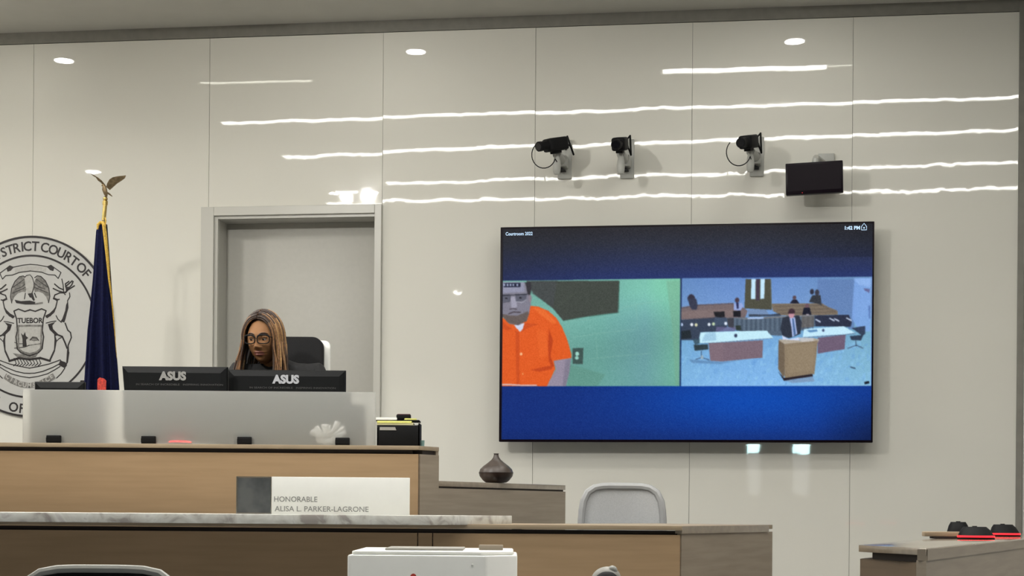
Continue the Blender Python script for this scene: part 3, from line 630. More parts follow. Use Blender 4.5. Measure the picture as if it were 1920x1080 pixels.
# head
YAW = math.radians(-15); MH = Matrix.Translation((HX, HY, HZ)) @ Matrix.Rotation(YAW, 4, 'Z') @ Matrix.Rotation(math.radians(7), 4, 'X')
def ga(x, z, cx_, cz_, sx, sz): return math.exp(-((x-cx_)/sx)**2-((z-cz_)/sz)**2)
def headf(p, d):
    x, y, z = p
    if z < 0:
        k = min(1, -z/.115); x *= 1-.24*k*k; 
        if y < 0: y *= 1-.10*k
        else: y *= 1-.55*k
    if d.y < -.1:
        k = min(1, (-d.y-.1)/.35); q = 0
        q += .021*ga(x, z, 0, -.030, .0125, .013)+.010*ga(x, z, 0, -.008, .009, .022)+.007*(ga(x, z, .013, -.035, .008, .008)+ga(x, z, -.013, -.035, .008, .008))
        q -= .010*(ga(x, z, .031, .008, .018, .013)+ga(x, z, -.031, .008, .018, .013))
        q += .005*(ga(x, z, .03, .028, .022, .009)+ga(x, z, -.03, .028, .022, .009))
        q += .005*(ga(x, z, .042, -.022, .018, .02)+ga(x, z, -.042, -.022, .018, .02))
        q += .009*ga(x, z, 0, -.0575, .021, .0055)+.010*ga(x, z, 0, -.070, .018, .006)-.003*ga(x, z, 0, -.0635, .022, .0028)
        q += .010*ga(x, z, 0, -.098, .02, .014)
        y -= q*k
    return Vector((x, y, z))
hb = B(); hb.ball((0, 0, 0), (.0785, .094, .117), MH, 128, 110, headf)
nu, nv = 128, 110
cs = [MH.inverted() @ Vector(v) for v in hb.v]
for i, f in enumerate(hb.f):
    c_ = sum((cs[j] for j in f), Vector())/len(f)
    if c_.y < -.05 and ((c_.x/.026)**2+((c_.z+.0640)/.0135)**2) < 1: hb.m[i] = 1
obj('head', hb, ['skin', 'lip'], pers)
for s_ in (-1, 1):
    b = B(); b.ball((s_*.031, -.0735, .006), .0118, MH, 16, 10); b.mi = 1; b.ball((s_*.031-.002, -.0828, .003), (.0058, .0035, .0058), MH, 12, 8)
    obj('eye', b, ['eye', 'iris'], pers)
    b = B(); b.ball((s_*.031, -.0725, .0125), (.0155, .0150, .0105), MH, 16, 10); b.ball((s_*.031, -.0715, -.0055), (.014, .0125, .0075), MH, 16, 10)
    obj('eyelid', b, 'skin', pers)
b = B()
for s_ in (-1, 1):
    b.tube([MH @ Vector((s_*x_, -y_, z_)) for x_, y_, z_ in ((.012, .0925, .027), (.024, .0915, .033), (.038, .084, .034), (.05, .073, .029))], [.002, .003, .0027, .0015], 6)
obj('eyebrows', b, 'hairdark', pers)
b = B()
for s_ in (-1, 1):
    b = B(); b.ball((s_*.077, .005, -.005), (.009, .02, .03), MH, 12, 8); obj('ear', b, 'skin', pers)
gl = B()
for s_ in (-1, 1):
    pts = []
    for k in range(28):
        a = 2*PI*k/28; ca, sa = math.cos(a), math.sin(a); rr_ = (abs(ca)**3.2+abs(sa)**3.2)**(-1/3.2)
        x_ = s_*.035+rr_*ca*.029; z_ = .004+rr_*sa*.0205; pts.append(MH @ Vector((x_, -.104+abs(x_)*.22, z_)))
    gl.tube(pts, .0026, 6, closed=True); gl.tube(pts[2:13], .0042, 6)
    gl.tube([MH @ Vector((s_*.064, -.090, .014)), MH @ Vector((s_*.076, -.06, .012)), MH @ Vector((s_*.078, .01, .006))], .0022, 6)
gl.tube([MH @ Vector((-.008, -.103, .008)), MH @ Vector((0, -.106, .011)), MH @ Vector((.008, -.103, .008))], .002, 6)
obj('glasses', gl, 'black', pers)
# hair: scalp shell and hanging braids
sh = B()
def shell(p, d):
    k = 1.0
    x, y, z = p
    if z < 0: x *= 1-.1*min(1, -z/.12)
    if d.y < -.25 and z < .075: 
        y = max(y, -.035)
    return Vector((x, y, z))
sh.ball((0, .012, .008), (.079, .098, .120), MH, 48, 36, shell)
obj('scalp_hair', sh, 'hairdark', pers)
hr = B(); rn = random.Random(11)
for s_ in (-1, 1):
    for layer in range(3):
        for k in range(17):
            yy = -.066+.165*k/16+rn.uniform(-.004, .004); sc0 = math.sqrt(max(.12, 1-(yy/.108)**2)); grow = 1.04+.06*layer
            A = .083*sc0*grow+.004; Hh = .122*math.sqrt(max(.30, 1-((yy-.01)/.125)**2))*grow
            if k < 3: A += .001
            pts = []
            for q_ in range(9):
                a = PI/2*q_/8; pts.append((s_*(A*math.sin(a)+.002)-.004, yy, .004+Hh*math.cos(a)))
            zend = -.34 if yy < .02 else -.36; flare = rn.uniform(.006, .035)*(1 if s_ < 0 else .9); ph = rn.uniform(0, 6)
            side = s_*(A+.002)-.004; out = rn.uniform(.0, .02)
            for q_ in range(1, 11):
                u_ = q_/10; drp = u_*(-zend)
                pts.append((side+s_*(flare*math.sin(u_*PI*.6)+out*u_)+.003*math.sin(ph+u_*9), yy-.022*u_+.003*math.cos(ph+u_*7), .004-drp))
            w0 = [MH @ Vector(p) for p in pts]
            # let the fall hang straight down in the world
            for i in range(9, len(w0)): w0[i] = Vector((w0[8].x+(MH.to_3x3() @ Vector((pts[i][0]-pts[8][0], pts[i][1]-pts[8][1], 0))).x, w0[8].y+(pts[i][1]-pts[8][1]), w0[8].z+(pts[i][2]-pts[8][2])))
            r0 = rn.uniform(.0042, .0062)
            c = rn.random(); hr.mi = 0 if c < (.22 if layer else .5) else (1 if c < .62 else 2)
            if k < 6 and s_ > 0 and layer and hr.mi == 0: hr.mi = 2
            m0 = len(hr.m); hr.tube(w0, [r0*(.8+.2*math.sin(3.1*i)) for i in range(len(w0))], 6)
            root = rn.choice((1, 2, 3, 4, 5)) if k < 9 else rn.choice((0, 0, 2, 3))
            for f_ in range(root*6): hr.m[m0+f_] = 0
            if rn.random() < .35:
                a_ = rn.randrange(8, 14)
                for f_ in range(a_*6, min(len(hr.m)-m0-2, (a_+3)*6)): hr.m[m0+f_] = 1
for f_i in range(0): pass
obj('braids', hr, ['hairdark', 'hairbrown', 'hairgold'], pers)

# ------------------------------------------------------------------ wall seal
SC = (56, 612); RS = 170.0
us, zs_ = wl(*SC, .01); ppm = RS/(wl(SC[0], SC[1]-RS, .01)[1]-zs_); R_ = RS/ppm
seal = thing('court_seal', 'large round grey court seal with black rings and lettering on the wall', 'wall seal', wp(us, zs_, .0))
def sp(px, py):                          # seal picture coordinates (photo pixels, upright) -> wall frame
    return us+(px-SC[0])/ppm, zs_-(py-SC[1])/ppm
ms = MW @ Matrix(((1, 0, 0, 0), (0, 0, -1, 0), (0, 1, 0, 0), (0, 0, 0, 1)))      # (u, z, out)
ms = ms @ Matrix.Translation((us, 0, 0)) @ Matrix.Scale(.965, 4, Vector((1, 0, 0))) @ Matrix.Translation((-us, 0, 0))
def disc(r, n=96): return [(us+r*math.cos(2*PI*k/n), zs_+r*math.sin(2*PI*k/n)) for k in range(n)]
b = B(); b.prism(disc(R_-.002), .001, .009, ms); plate = obj('plate', b, 'seal', seal, smooth=False)
def ring(r0, r1, o0, o1, n=96):
    b = B(); a = disc(r0, n); c = disc(r1, n); vs = [(p[0], p[1], o0) for p in a]+[(p[0], p[1], o0) for p in c]+[(p[0], p[1], o1) for p in a]+[(p[0], p[1], o1) for p in c]
    fs = []
    for k in range(n):
        j = (k+1) % n; fs += [(k, j, n+j, n+k), (2*n+k, 3*n+k, 3*n+j, 2*n+j), (k, 2*n+k, 2*n+j, j), (n+k, n+j, 3*n+j, 3*n+k)]
    return b.add(vs, fs, ms)
obj('outer_ring', ring(R_-3.8/ppm, R_, .001, .012), 'sealink', seal, smooth=False)
obj('inner_ring', ring(131/ppm, 134.5/ppm, .009, .0105), 'sealink', seal, smooth=False)
lt = B()
def arc_text(items, r, top=True, size=25):
    for ch_, ang in items:
        u = us+r*math.sin(ang)/ppm; z = zs_+(r*math.cos(ang)/ppm if top else -r*math.cos(ang)/ppm)
        rot = -ang if top else ang
        lt.text(ch_, size/ppm, ms @ Matrix.Translation((u, z, .0095)) @ Matrix.Rotation(rot, 4, 'Z'), .0005, .0016, 'CENTER')
arc_text(list(zip('DISTRICT', (-.545, -.46, -.375, -.285, -.195, -.112, -.043, .066))), 142, size=25)
arc_text(list(zip('COURT', (.195, .315, .43, .535, .635))), 142, size=25)
arc_text(list(zip('OF', (.765, .865))), 142, size=25)
arc_text([('T', -1.23), ('H', -1.12), ('4', -1.0), ('-', -.9), ('A', -.8)][:0], 142)
arc_text(list(zip('STATE', (-.90, -.79, -.68, -.57, -.46))), 163, top=False, size=25)
arc_text(list(zip('OF', (-.21, -.10))), 163, top=False, size=25)
arc_text(list(zip('MICHIGAN', (.12, .23, .32, .43, .54, .62, .72, .84))), 163, top=False, size=25)
obj('lettering', lt, 'sealink', seal, smooth=False)
# arms drawing: right half in photo pixels, mirrored about the seal axis
A2 = lambda x, y: (x/5.4, 420+y/5.4)          # from the enlarged study of the upper part
A3 = lambda x, y: (x/5.4, 600+y/5.4)          # from the enlarged study of the lower part
ink = B(); grey = B(); lite = B()
def fill(bb, pts, mirror=True, o0=.0092, o1=.0102):
    for s_ in ((1, -1) if mirror else (1,)):
        q_ = [sp(SC[0]+(x-SC[0])*s_, y) for x, y in pts]
        bb.prism(q_, o0, o1, ms)
def line(bb, pts, w_=2.2, mirror=True, o0=.0094, o1=.0106):
    for s_ in ((1, -1) if mirror else (1,)):
        q_ = [Vector(sp(SC[0]+(x-SC[0])*s_, y)) for x, y in pts]
        for i in range(len(q_)-1):
            d = q_[i+1]-q_[i]
            if d.length < 1e-6: continue
            n_ = Vector((-d.y, d.x)).normalized()*(w_/2/ppm); e = d.normalized()*(w_/4/ppm)
            c = [q_[i]-e+n_, q_[i]-e-n_, q_[i+1]+e-n_, q_[i+1]+e+n_]
            bb.add([(v.x, v.y, o0) for v in c]+[(v.x, v.y, o1) for v in c], [(4, 5, 6, 7), (0, 1, 5, 4), (1, 2, 6, 5), (2, 3, 7, 6), (3, 0, 4, 7)], ms)
# top ribbon
rib = [A2(*p) for p in ((300, 408), (380, 415), (490, 435), (530, 420), (565, 445), (640, 495), (610, 555), (575, 520), (500, 515), (430, 490), (300, 475))]
line(ink, rib, 1.6); fill(lite, [A2(*p) for p in ((300, 425), (380, 430), (478, 450), (470, 490), (400, 480), (300, 465))])
fill(ink, [A2(*p) for p in ((490, 440), (530, 424), (565, 450), (555, 480), (520, 470))])
# eagle: wings, body, legs, branch
fill(grey, [A2(*p) for p in ((345, 590), (375, 530), (420, 535), (470, 580), (505, 650), (518, 730), (505, 800), (480, 740), (440, 700), (390, 685), (355, 690), (340, 640))])
line(ink, [A2(*p) for p in ((350, 545), (380, 525), (420, 532), (470, 578), (508, 650), (520, 735), (505, 800))], 1.6)
line(ink, [A2(*p) for p in ((350, 600), (400, 640), (470, 660))], 1.2); line(ink, [A2(*p) for p in ((350, 640), (420, 670), (500, 700))], 1.2); line(ink, [A2(*p) for p in ((370, 560), (430, 600), (495, 640))], 1.2)
fill(lite, [A2(*p) for p in ((240, 545), (300, 515), (330, 560), (345, 620), (320, 700), (275, 700), (250, 630))], False, .0104, .0112)
line(ink, [A2(*p) for p in ((240, 540), (262, 520), (300, 515), (325, 540), (345, 600), (345, 650), (322, 700))], 1.2, False, .0108, .0116)
fill(ink, [A2(*p) for p in ((275, 705), (330, 700), (355, 770), (340, 780), (315, 745), (300, 745))], False)
line(ink, [A2(*p) for p in ((250, 700), (240, 760))], 1.6, False); line(ink, [A2(*p) for p in ((350, 700), (370, 745))], 2.0, False)
fill(ink, [A2(*p) for p in ((130, 765), (200, 780), (300, 775), (360, 790), (355, 815), (250, 815), (150, 800))], False); line(grey, [A2(*p) for p in ((360, 810), (440, 800))], 3, False)
# shield
sh_o = [A2(300, 868), A2(360, 885), A2(430, 860), A2(480, 880), A2(450, 960), A2(440, 1080), A3(455, 170), A3(440, 290), A3(400, 330), A3(330, 355), A3(297, 362)]
line(ink, sh_o, 2.4)
sh_i = [A2(300, 1028), A2(430, 1030), A3(432, 80), A3(425, 290), A3(380, 325), A3(297, 345)]
line(grey, sh_i, 3.4)
fill(lite, [A3(134, 65), A3(425, 65), A3(425, 290), A3(370, 320), A3(280, 335), A3(180, 315), A3(134, 290)], False, .0091, .0094)
ink.text('TUEBOR', 13.5/ppm, ms @ Matrix.Translation((*sp(SC[0], 605.5), .0098)), .0006, .0012, 'CENTER')
fill(ink, [A3(*p) for p in ((205, 130), (230, 155), (250, 120), (258, 160), (285, 180), (262, 200), (270, 265), (225, 270), (222, 190))], False, .0096, .0104)
fill(grey, [A3(*p) for p in ((300, 200), (330, 165), (380, 170), (402, 205), (350, 215))], False, .0096, .0104)
line(ink, [A3(*p) for p in ((305, 205), (330, 180), (380, 182), (402, 208))], 1.6, False)
line(ink, [A3(*p) for p in ((134, 225), (170, 240), (225, 240))], 1.2, False); line(ink, [A3(*p) for p in ((134, 285), (240, 275), (300, 255))], 1.4, False); line(grey, [A3(*p) for p in ((300, 255), (420, 240))], 1.6, False)
fill(grey, [A3(*p) for p in ((115, 335), (200, 345), (297, 350), (400, 330), (370, 375), (297, 390), (170, 380))], False, .0096, .0102)
# foliage under the shield
for k in range(9):
    x_ = 130+k*34; line(ink, [A3(x_, 400+6*abs(4-k)*-1+10), A3(x_+26, 440), A3(x_-6, 465)], 1.5, False)
line(ink, [A3(*p) for p in ((300, 400), (420, 385), (530, 415))], 4.0)
# elk / moose supporter (right), mirrored at the left
line(ink, [A2(*p) for p in ((650, 560), (665, 620), (672, 700), (690, 720))], 1.8)
for pts in (((555, 655), (610, 680), (665, 695)), ((570, 610), (620, 650), (670, 670)), ((620, 700), (665, 700), (700, 690)), ((690, 700), (720, 670), (790, 630)), ((700, 680), (760, 620), (775, 585)), ((690, 640), (740, 600), (765, 580)), ((700, 660), (690, 610), (730, 585))): line(ink, [A2(*p) for p in pts], 2.4)
fill(ink, [A2(*p) for p in ((690, 640), (740, 640), (730, 660), (700, 700))])
line(ink, [A2(*p) for p in ((620, 705), (575, 720), (560, 760), (600, 770), (625, 765))], 2.2)
fill(ink, [A2(*p) for p in ((565, 745), (600, 760), (625, 762), (600, 785), (570, 768))])
line(ink, [A2(*p) for p in ((735, 700), (740, 740), (715, 780), (720, 850), (700, 920), (680, 990))], 1.8)
fill(ink, [A2(*p) for p in ((715, 790), (718, 870), (695, 960), (680, 1000), (640, 990), (660, 960), (690, 880), (700, 820))])
line(ink, [A2(*p) for p in ((600, 785), (585, 850), (560, 900), (520, 930), (490, 950))], 2.2)
fill(ink, [A2(*p) for p in ((590, 830), (575, 890), (530, 935), (480, 950), (470, 930), (520, 905), (560, 870))])
line(ink, [A2(*p) for p in ((590, 930), (610, 965), (650, 1000))], 1.8)
line(ink, [A2(*p) for p in ((480, 1005), (540, 990), (590, 985))], 1.6); fill(ink, [A2(*p) for p in ((505, 1015), (580, 995), (550, 1030), (560, 1075), (520, 1050))])
line(ink, [A2(690, 1005), A2(720, 1078), A3(750, 130), A3(760, 180), A3(725, 260), A3(730, 330), A3(715, 420)], 2.4)
fill(ink, [A3(*p) for p in ((500, 40), (560, 95), (620, 150), (585, 165), (600, 210), (580, 320), (535, 410), (520, 400), (570, 300), (575, 200), (570, 145), (520, 100))])
line(ink, [A3(*p) for p in ((605, 150), (660, 170), (690, 230), (715, 290))], 3.0)
line(ink, [A3(*p) for p in ((600, 215), (625, 190), (650, 180))], 1.5)
fill(ink, [A3(*p) for p in ((715, 290), (740, 330), (725, 430), (705, 460), (710, 360))])
# bottom ribbons
line(ink, [A3(297, 488), A3(400, 470), A3(520, 445), A3(640, 405), A3(660, 430), A3(560, 480), A3(450, 520), A3(360, 538), A3(297, 540)], 1.7)
fill(ink, [A3(*p) for p in ((640, 410), (700, 430), (715, 460), (690, 490), (650, 470), (620, 455))])
line(ink, [A3(*p) for p in ((690, 490), (650, 545), (600, 590))], 1.8); line(ink, [A3(*p) for p in ((580, 505), (640, 470))], 1.6)
line(ink, [A3(*p) for p in ((297, 585), (400, 570), (500, 545), (580, 505))], 1.6)
fill(grey, [A3(*p) for p in ((297, 640), (297, 690), (400, 680), (510, 640), (590, 590), (560, 540), (490, 580), (400, 620))])
for k, ch_ in enumerate('SI QUAERIS PENINSULAM AMOENAM'): pass
for ch_, a_ in zip('CIRCUMSPICE', [-.75+.15*k for k in range(11)]):
    u = us+68*math.sin(a_)*1.0/ppm; z = zs_-(46+66*math.cos(a_))/ppm-(0)/ppm
    lite.text(ch_, 12/ppm, ms @ Matrix.Translation((u, z-.008, .0105)) @ Matrix.Rotation(a_*.75, 4, 'Z'), .0005, .001, 'CENTER')
obj('arms_drawing', ink, 'sealink', seal, smooth=False); obj('arms_shading', grey, 'sealgrey', seal, smooth=False); obj('arms_light_areas', lite, 'seallight', seal, smooth=False)

# ------------------------------------------------------------------ flag with eagle
YFm = 9.15; sF = F/YFm
flag = thing('flag_stand', 'navy flag with gold fringe on a brass pole topped by an eagle', 'flag', (P(190, 700, YFm).x, YFm, DAIS))
def pf(px, py, y=0): return P(px, py, YFm)+Vector((0, y, 0))
top = pf(197, 375)
b = B(); b.tube([Vector((pf(190, 700).x, YFm, DAIS+.02)), pf(193, 430), pf(195, 415)], .013, 12); obj('pole', b, 'bronze', flag)
b = B(); b.tube([pf(194.5, 414), pf(197, 384)], .0115, 14); b.tube([pf(196.9, 384), pf(197.2, 377)], .0150, 14); b.ball(pf(197.4, 373), .0135, nu=16, nv=10); obj('brass_ferrule', b, 'brass', flag)
b = B(); b.lathe([(.15, 0), (.15, .02), (.05, .05), (.03, .09)], (pf(190, 700).x, YFm, DAIS)); obj('base', b, 'brass', flag)
eg = B()
eg.tube([pf(195, 348), pf(196, 355), pf(198, 362), pf(199.5, 369)], [.008, .014, .012, .006], 10)
eg.ball(pf(193.5, 347), .008, nu=10, nv=8); eg.tube([pf(192, 347), pf(190, 349)], [.004, .001], 6)
eg.tube([pf(199, 360, .01), pf(204, 363, .015), pf(209, 367, .02)], [.006, .005, .002], 8)
def wing(pts_, y0, y1):
    n = len(pts_); a = [pf(x, y, y0+(y1-y0)*i/n) for i, (x, y) in enumerate(pts_)]
    eg.add(a+[p+Vector((0, .006, 0)) for p in a], [tuple(range(n)), tuple(range(2*n-1, n-1, -1))]+[(i, (i+1) % n, n+(i+1) % n, n+i) for i in range(n)])
wing([(195, 352), (190, 343), (184, 339), (180, 333), (175, 330), (169, 325), (176, 328), (184, 333), (189, 337), (195, 344), (199, 350)], -.01, .02)
wing([(199, 351), (201, 343), (205, 336), (211, 332), (220, 330), (228, 329), (235, 328), (233, 333), (226, 338), (218, 343), (211, 349), (204, 355)], .0, .02)
obj('eagle_finial', eg, 'bronze', flag)
prof = [(421, 192, 9), (435, 191, 11), (470, 191, 13.5), (520, 191, 17), (570, 190, 21), (620, 189, 25.5), (680, 189.5, 30), (725, 190, 33), (780, 190, 35), (840, 190, 36)]
rings = []; nn = 120
for i, (py, px, hw) in enumerate(prof):
    c = pf(px, py); rr_ = hw/sF; ring_ = []; amp = .08+.42*min(1, i/6)
    for k in range(nn):
        a = 2*PI*k/nn; w_ = 1-amp*.5+amp*(.5*math.sin(9*a+.25*i)+.35*math.sin(5*a+1.1-.1*i)+.25*math.sin(14*a))
        x_ = rr_*math.cos(a)*(1-amp*.25+amp*.35*math.sin(9*a+.25*i)) if False else rr_*math.cos(a)*(.94+.06*w_)
        ring_.append((c.x+x_, c.y+rr_*.75*math.sin(a)*w_, c.z))
    rings.append(ring_)
b = B(); b.loft(rings); obj('flag_cloth', b, 'navy', flag, angle=1.2)
b = B(); b.tube([pf(187, 433, -.05), pf(187.5, 424, -.045), pf(191, 419, -.03), pf(196, 420, -.035), pf(200, 427, -.045)], [.004, .008, .009, .01, .010], 8); b.tube([pf(199, 425, -.05), pf(201, 440, -.05), pf(203, 460, -.05), pf(205, 480, -.05), pf(206.5, 500, -.045), pf(208, 525, -.04), pf(211, 560, -.02), pf(215, 620, 0), pf(219, 690, 0)], [.010, .011, .010, .009, .008, .006, .004, .003, .003], 8); obj('gold_fringe', b, 'gold', flag)
b = B(); b.prism([(pf(196, 0).x, P(190, 745, YFm).z), (pf(211.5, 0).x, P(190, 745, YFm).z), (pf(212, 0).x, P(190, 716, YFm).z), (pf(208, 0).x, P(190, 712, YFm).z), (pf(200, 0).x, P(190, 710, YFm).z), (pf(196, 0).x, P(190, 714, YFm).z)], -.004, .004, Matrix(((1, 0, 0, 0), (0, 0, -1, YFm-.085), (0, 1, 0, 0), (0, 0, 0, 1)))); obj('red_crest', b, 'red', flag, smooth=False)
b = B(); b.tube([pf(199, 409, -.02), pf(201, 415, -.03), pf(200, 424, -.03)], .0035, 6); obj('cord', b, 'gold', flag)

ms = MW @ Matrix(((1, 0, 0, 0), (0, 0, -1, 0), (0, 1, 0, 0), (0, 0, 0, 1)))
# ------------------------------------------------------------------ big wall screen with its picture
OFF = .13
u0 = (wl(937, 620, OFF)[0]); u1 = wl(1638, 620, OFF)[0]
zt_ = (wl(937, 427, OFF)[1]+wl(1638, 414, OFF)[1])/2; zb2 = (wl(937, 829, OFF)[1]+wl(1638, 829, OFF)[1])/2
tv = thing('wall_display', 'very large wall-mounted video screen showing a court video call', 'display', wp((u0+u1)/2, zb2, OFF/2))
b = B(); b.box(u0, u1, -OFF, -OFF+.045, zb2, zt_, MW, bev=.003); obj('housing', b, 'screenblack', tv)
b = B(); b.box((u0+u1)/2-.45, (u0+u1)/2+.45, -OFF+.045, 0, zb2+.35, zt_-.35, MW); obj('wall_mount', b, 'black', tv, smooth=False)
# picture painted on a canvas in pixels of the photograph
CW, CH = 1402, 816
cv = np.zeros((CH, CW, 3), np.float32)
def uv(px, py):
    s_ = (px-937)/701.0; yt = 427-13*s_; return s_*CW, (py-yt)/(829-yt)*CH
gy, gx = np.mgrid[0:CH, 0:CW].astype(np.float32)
def mask(pts, soft=1.0):
    q_ = [uv(*p) for p in pts]; xs = [p[0] for p in q_]; ys = [p[1] for p in q_]
    x0_, x1_ = max(0, int(min(xs))-4), min(CW, int(max(xs))+5); y0_, y1_ = max(0, int(min(ys))-4), min(CH, int(max(ys))+5)
    if x1_ <= x0_ or y1_ <= y0_: return None
    yy, xx = gy[y0_:y1_, x0_:x1_]+.5, gx[y0_:y1_, x0_:x1_]+.5; ins = np.zeros(xx.shape, bool); k = len(q_)
    for i in range(k):
        xa, ya = q_[i]; xb, yb = q_[(i+1) % k]
        if ya == yb: continue
        cond = ((yy >= min(ya, yb)) & (yy < max(ya, yb))); t_ = xa+(yy-ya)*(xb-xa)/(yb-ya); ins ^= cond & (xx < t_)
    m_ = ins.astype(np.float32)
    for _ in range(int(soft)):
        p_ = np.pad(m_, 1, mode='edge'); m_ = (p_[:-2, 1:-1]+p_[2:, 1:-1]+p_[1:-1, :-2]+p_[1:-1, 2:]+p_[1:-1, 1:-1]*2)/6
    return m_, slice(y0_, y1_), slice(x0_, x1_)
def paint(pts, c, a=1.0, soft=2):
    r_ = mask(pts, soft)
    if r_ is None: return
    m_, sy, sx = r_; m_ = (m_*a)[..., None]; cc = np.array(c, np.float32)/255 if not callable(c) else c(gx[sy, sx], gy[sy, sx])
    cv[sy, sx] = cv[sy, sx]*(1-m_)+cc*m_
def stroke(pts, wd, c, a=1.0, soft=2):
    for i in range(len(pts)-1):
        (xa, ya), (xb, yb) = pts[i], pts[i+1]; L_ = math.hypot(xb-xa, yb-ya) or 1; nx_, ny_ = -(yb-ya)/L_*wd/2, (xb-xa)/L_*wd/2
        paint([(xa+nx_, ya+ny_), (xb+nx_, yb+ny_), (xb-nx_, yb-ny_), (xa-nx_, ya-ny_)], c, a, soft)
def ell(cx_, cy_, rx, ry, c, a=1.0, soft=2): paint([(cx_+rx*math.cos(2*PI*k/20), cy_+ry*math.sin(2*PI*k/20)) for k in range(20)], c, a, soft)
def grad(cols, pos, axis=1):
    def f_(x_, y_):
        t_ = (y_/CH if axis else x_/CW); return np.stack([np.interp(t_, pos, [c[i]/255 for c in cols]) for i in range(3)], -1)
    return f_
# backdrop bands
tt = gy/CH; ss = gx/CW
top_ = np.stack([np.interp(tt, [0, .08, .24, .3], [38/255, 42/255, 38/255, 32/255]), np.interp(tt, [0, .08, .24, .3], [37/255, 46/255, 52/255, 50/255]), np.interp(tt, [0, .08, .24, .3], [42/255, 60/255, 104/255, 112/255])], -1)
top_ *= (1-.22*np.clip((.35-ss)/.35, 0, 1)-.22*np.clip((ss-.72)/.28, 0, 1)*(tt < .16))[..., None]
dd = np.exp(-((ss-.68)/.34)**2-((tt-.80)/.16)**2)[..., None]
bot = np.array([14, 44, 118], np.float32)/255+dd*np.array([-6, 28, 56], np.float32)/255
bot = bot*(1-.32*np.clip((ss-.85)/.15, 0, 1)*np.clip((tt-.78)/.15, 0, 1)-.10*np.clip((tt-.93)/.07, 0, 1))[..., None]
cv[:] = np.where((tt < .5)[..., None], top_, bot)
# left video: green block room
Lc = lambda x, y: (920+x/3.176, 400+y/3.176)
def lp(pts): return [Lc(*p) for p in pts]
def room(x_, y_):
    t_ = np.clip((x_-10)/(690-10), 0, 1); v_ = np.clip((y_-190)/(410), 0, 1)
    r_ = np.interp(t_, [0, .55, .8, 1], [122, 114, 114, 120]); g_ = np.interp(t_, [0, .55, .8, 1], [180, 176, 170, 190]); b_ = np.interp(t_, [0, .55, .8, 1], [166, 166, 174, 166])
    k_ = 1-.10*v_-.06*np.sin(v_*9+t_*3)*.5; up = np.exp(-((t_-.82)/.18)**2-((v_-.08)/.25)**2)
    return np.stack([(r_*k_+up*12)/255, (g_*k_+up*26)/255, (b_*k_+up*4)/255], -1)
paint([(942, 527.5), (1280, 522), (1280, 724), (942, 725)], room, soft=1)
paint(lp(((1060, 400), (1145, 398), (1145, 1030), (1120, 1030), (1100, 700))), (120, 168, 140), .45, 14)
paint(lp(((480, 900), (700, 960), (650, 1032), (470, 1032))), (92, 140, 124), .5, 14)
for pts in (((790, 565), (900, 540), (1040, 520)), ((500, 740), (690, 712), (880, 690)), ((600, 868), (800, 848), (960, 835)), ((430, 645), (600, 635), (790, 600)), ((640, 735), (650, 860)), ((880, 545), (890, 690))): stroke(lp(pts), .9, (138, 186, 172), .55)
paint(lp(((215, 405), (778, 402), (772, 590), (600, 612), (440, 640), (380, 570), (260, 480))), (66, 72, 66), soft=3); paint(lp(((215, 405), (400, 405), (380, 560), (250, 480))), (70, 74, 78), .6, 8)
stroke(lp(((440, 640), (600, 614), (775, 592), (778, 405))), 1.2, (52, 74, 62), .7)
stroke(lp(((400, 560), (480, 500), (520, 470))), .8, (88, 98, 84), .6)
paint(lp(((498, 805), (565, 802), (562, 900), (500, 898))), (62, 84, 80)); ell(*Lc(527, 838), 3.6, 4.2, (160, 214, 200)); ell(*Lc(525, 862), 3.6, 3.4, (150, 204, 190))
# the man in the orange shirt
paint(lp(((385, 880), (490, 862), (482, 940), (460, 1032), (345, 1032), (360, 1000), (400, 930))), (150, 140, 158), soft=3); paint(lp(((455, 880), (490, 862), (482, 940), (462, 1032), (440, 1032))), (116, 112, 130), .6, 6)
org = (224, 92, 34)
paint(lp(((66, 620), (95, 640), (130, 662), (220, 640), (238, 552), (290, 558), (350, 582), (400, 625), (435, 680), (465, 750), (492, 838), (492, 862), (385, 880), (395, 930), (365, 990), (345, 1032), (66, 1032))), org, soft=2)
paint(lp(((355, 690), (380, 760), (365, 850), (385, 905), (372, 915), (355, 880), (350, 790))), (176, 58, 22), .75, 4); paint(lp(((245, 935), (330, 915), (390, 905), (370, 930), (300, 945))), (180, 60, 24), .7, 4)
paint(lp(((250, 560), (330, 580), (400, 650), (380, 660), (310, 610))), (240, 120, 56), .6, 6); paint(lp(((150, 700), (175, 710), (178, 1030), (160, 1030))), (190, 70, 28), .6, 3); paint(lp(((280, 700), (340, 700), (350, 850), (300, 860))), (238, 110, 48), .4, 10)
paint(lp(((66, 640), (100, 672), (130, 690), (105, 700), (66, 690))), (196, 74, 30), .7, 3); paint(lp(((205, 655), (292, 662), (262, 672), (215, 690), (185, 712))), (196, 74, 30), .75, 3)
paint(lp(((140, 668), (205, 655), (195, 690), (178, 708))), (206, 214, 236), soft=2)
ell(*Lc(186, 840), 2.3, 2.6, (250, 190, 140)); ell(*Lc(197, 958), 1.5, 2.2, (240, 160, 100), .8)
paint(lp(((66, 412), (205, 412), (228, 450), (238, 500), (244, 540), (232, 600), (218, 640), (170, 668), (110, 660), (66, 610))), (128, 126, 140), soft=2)
paint(lp(((66, 600), (110, 610), (160, 612), (225, 585), (232, 600), (218, 645), (165, 668), (105, 655), (66, 612))), (96, 84, 78), .85, 4)
paint(lp(((205, 412), (240, 410), (246, 450), (238, 500), (222, 480), (214, 440))), (52, 50, 56), soft=3); ell(*Lc(238, 508), 3.0, 7, (140, 128, 138), 1, 3)
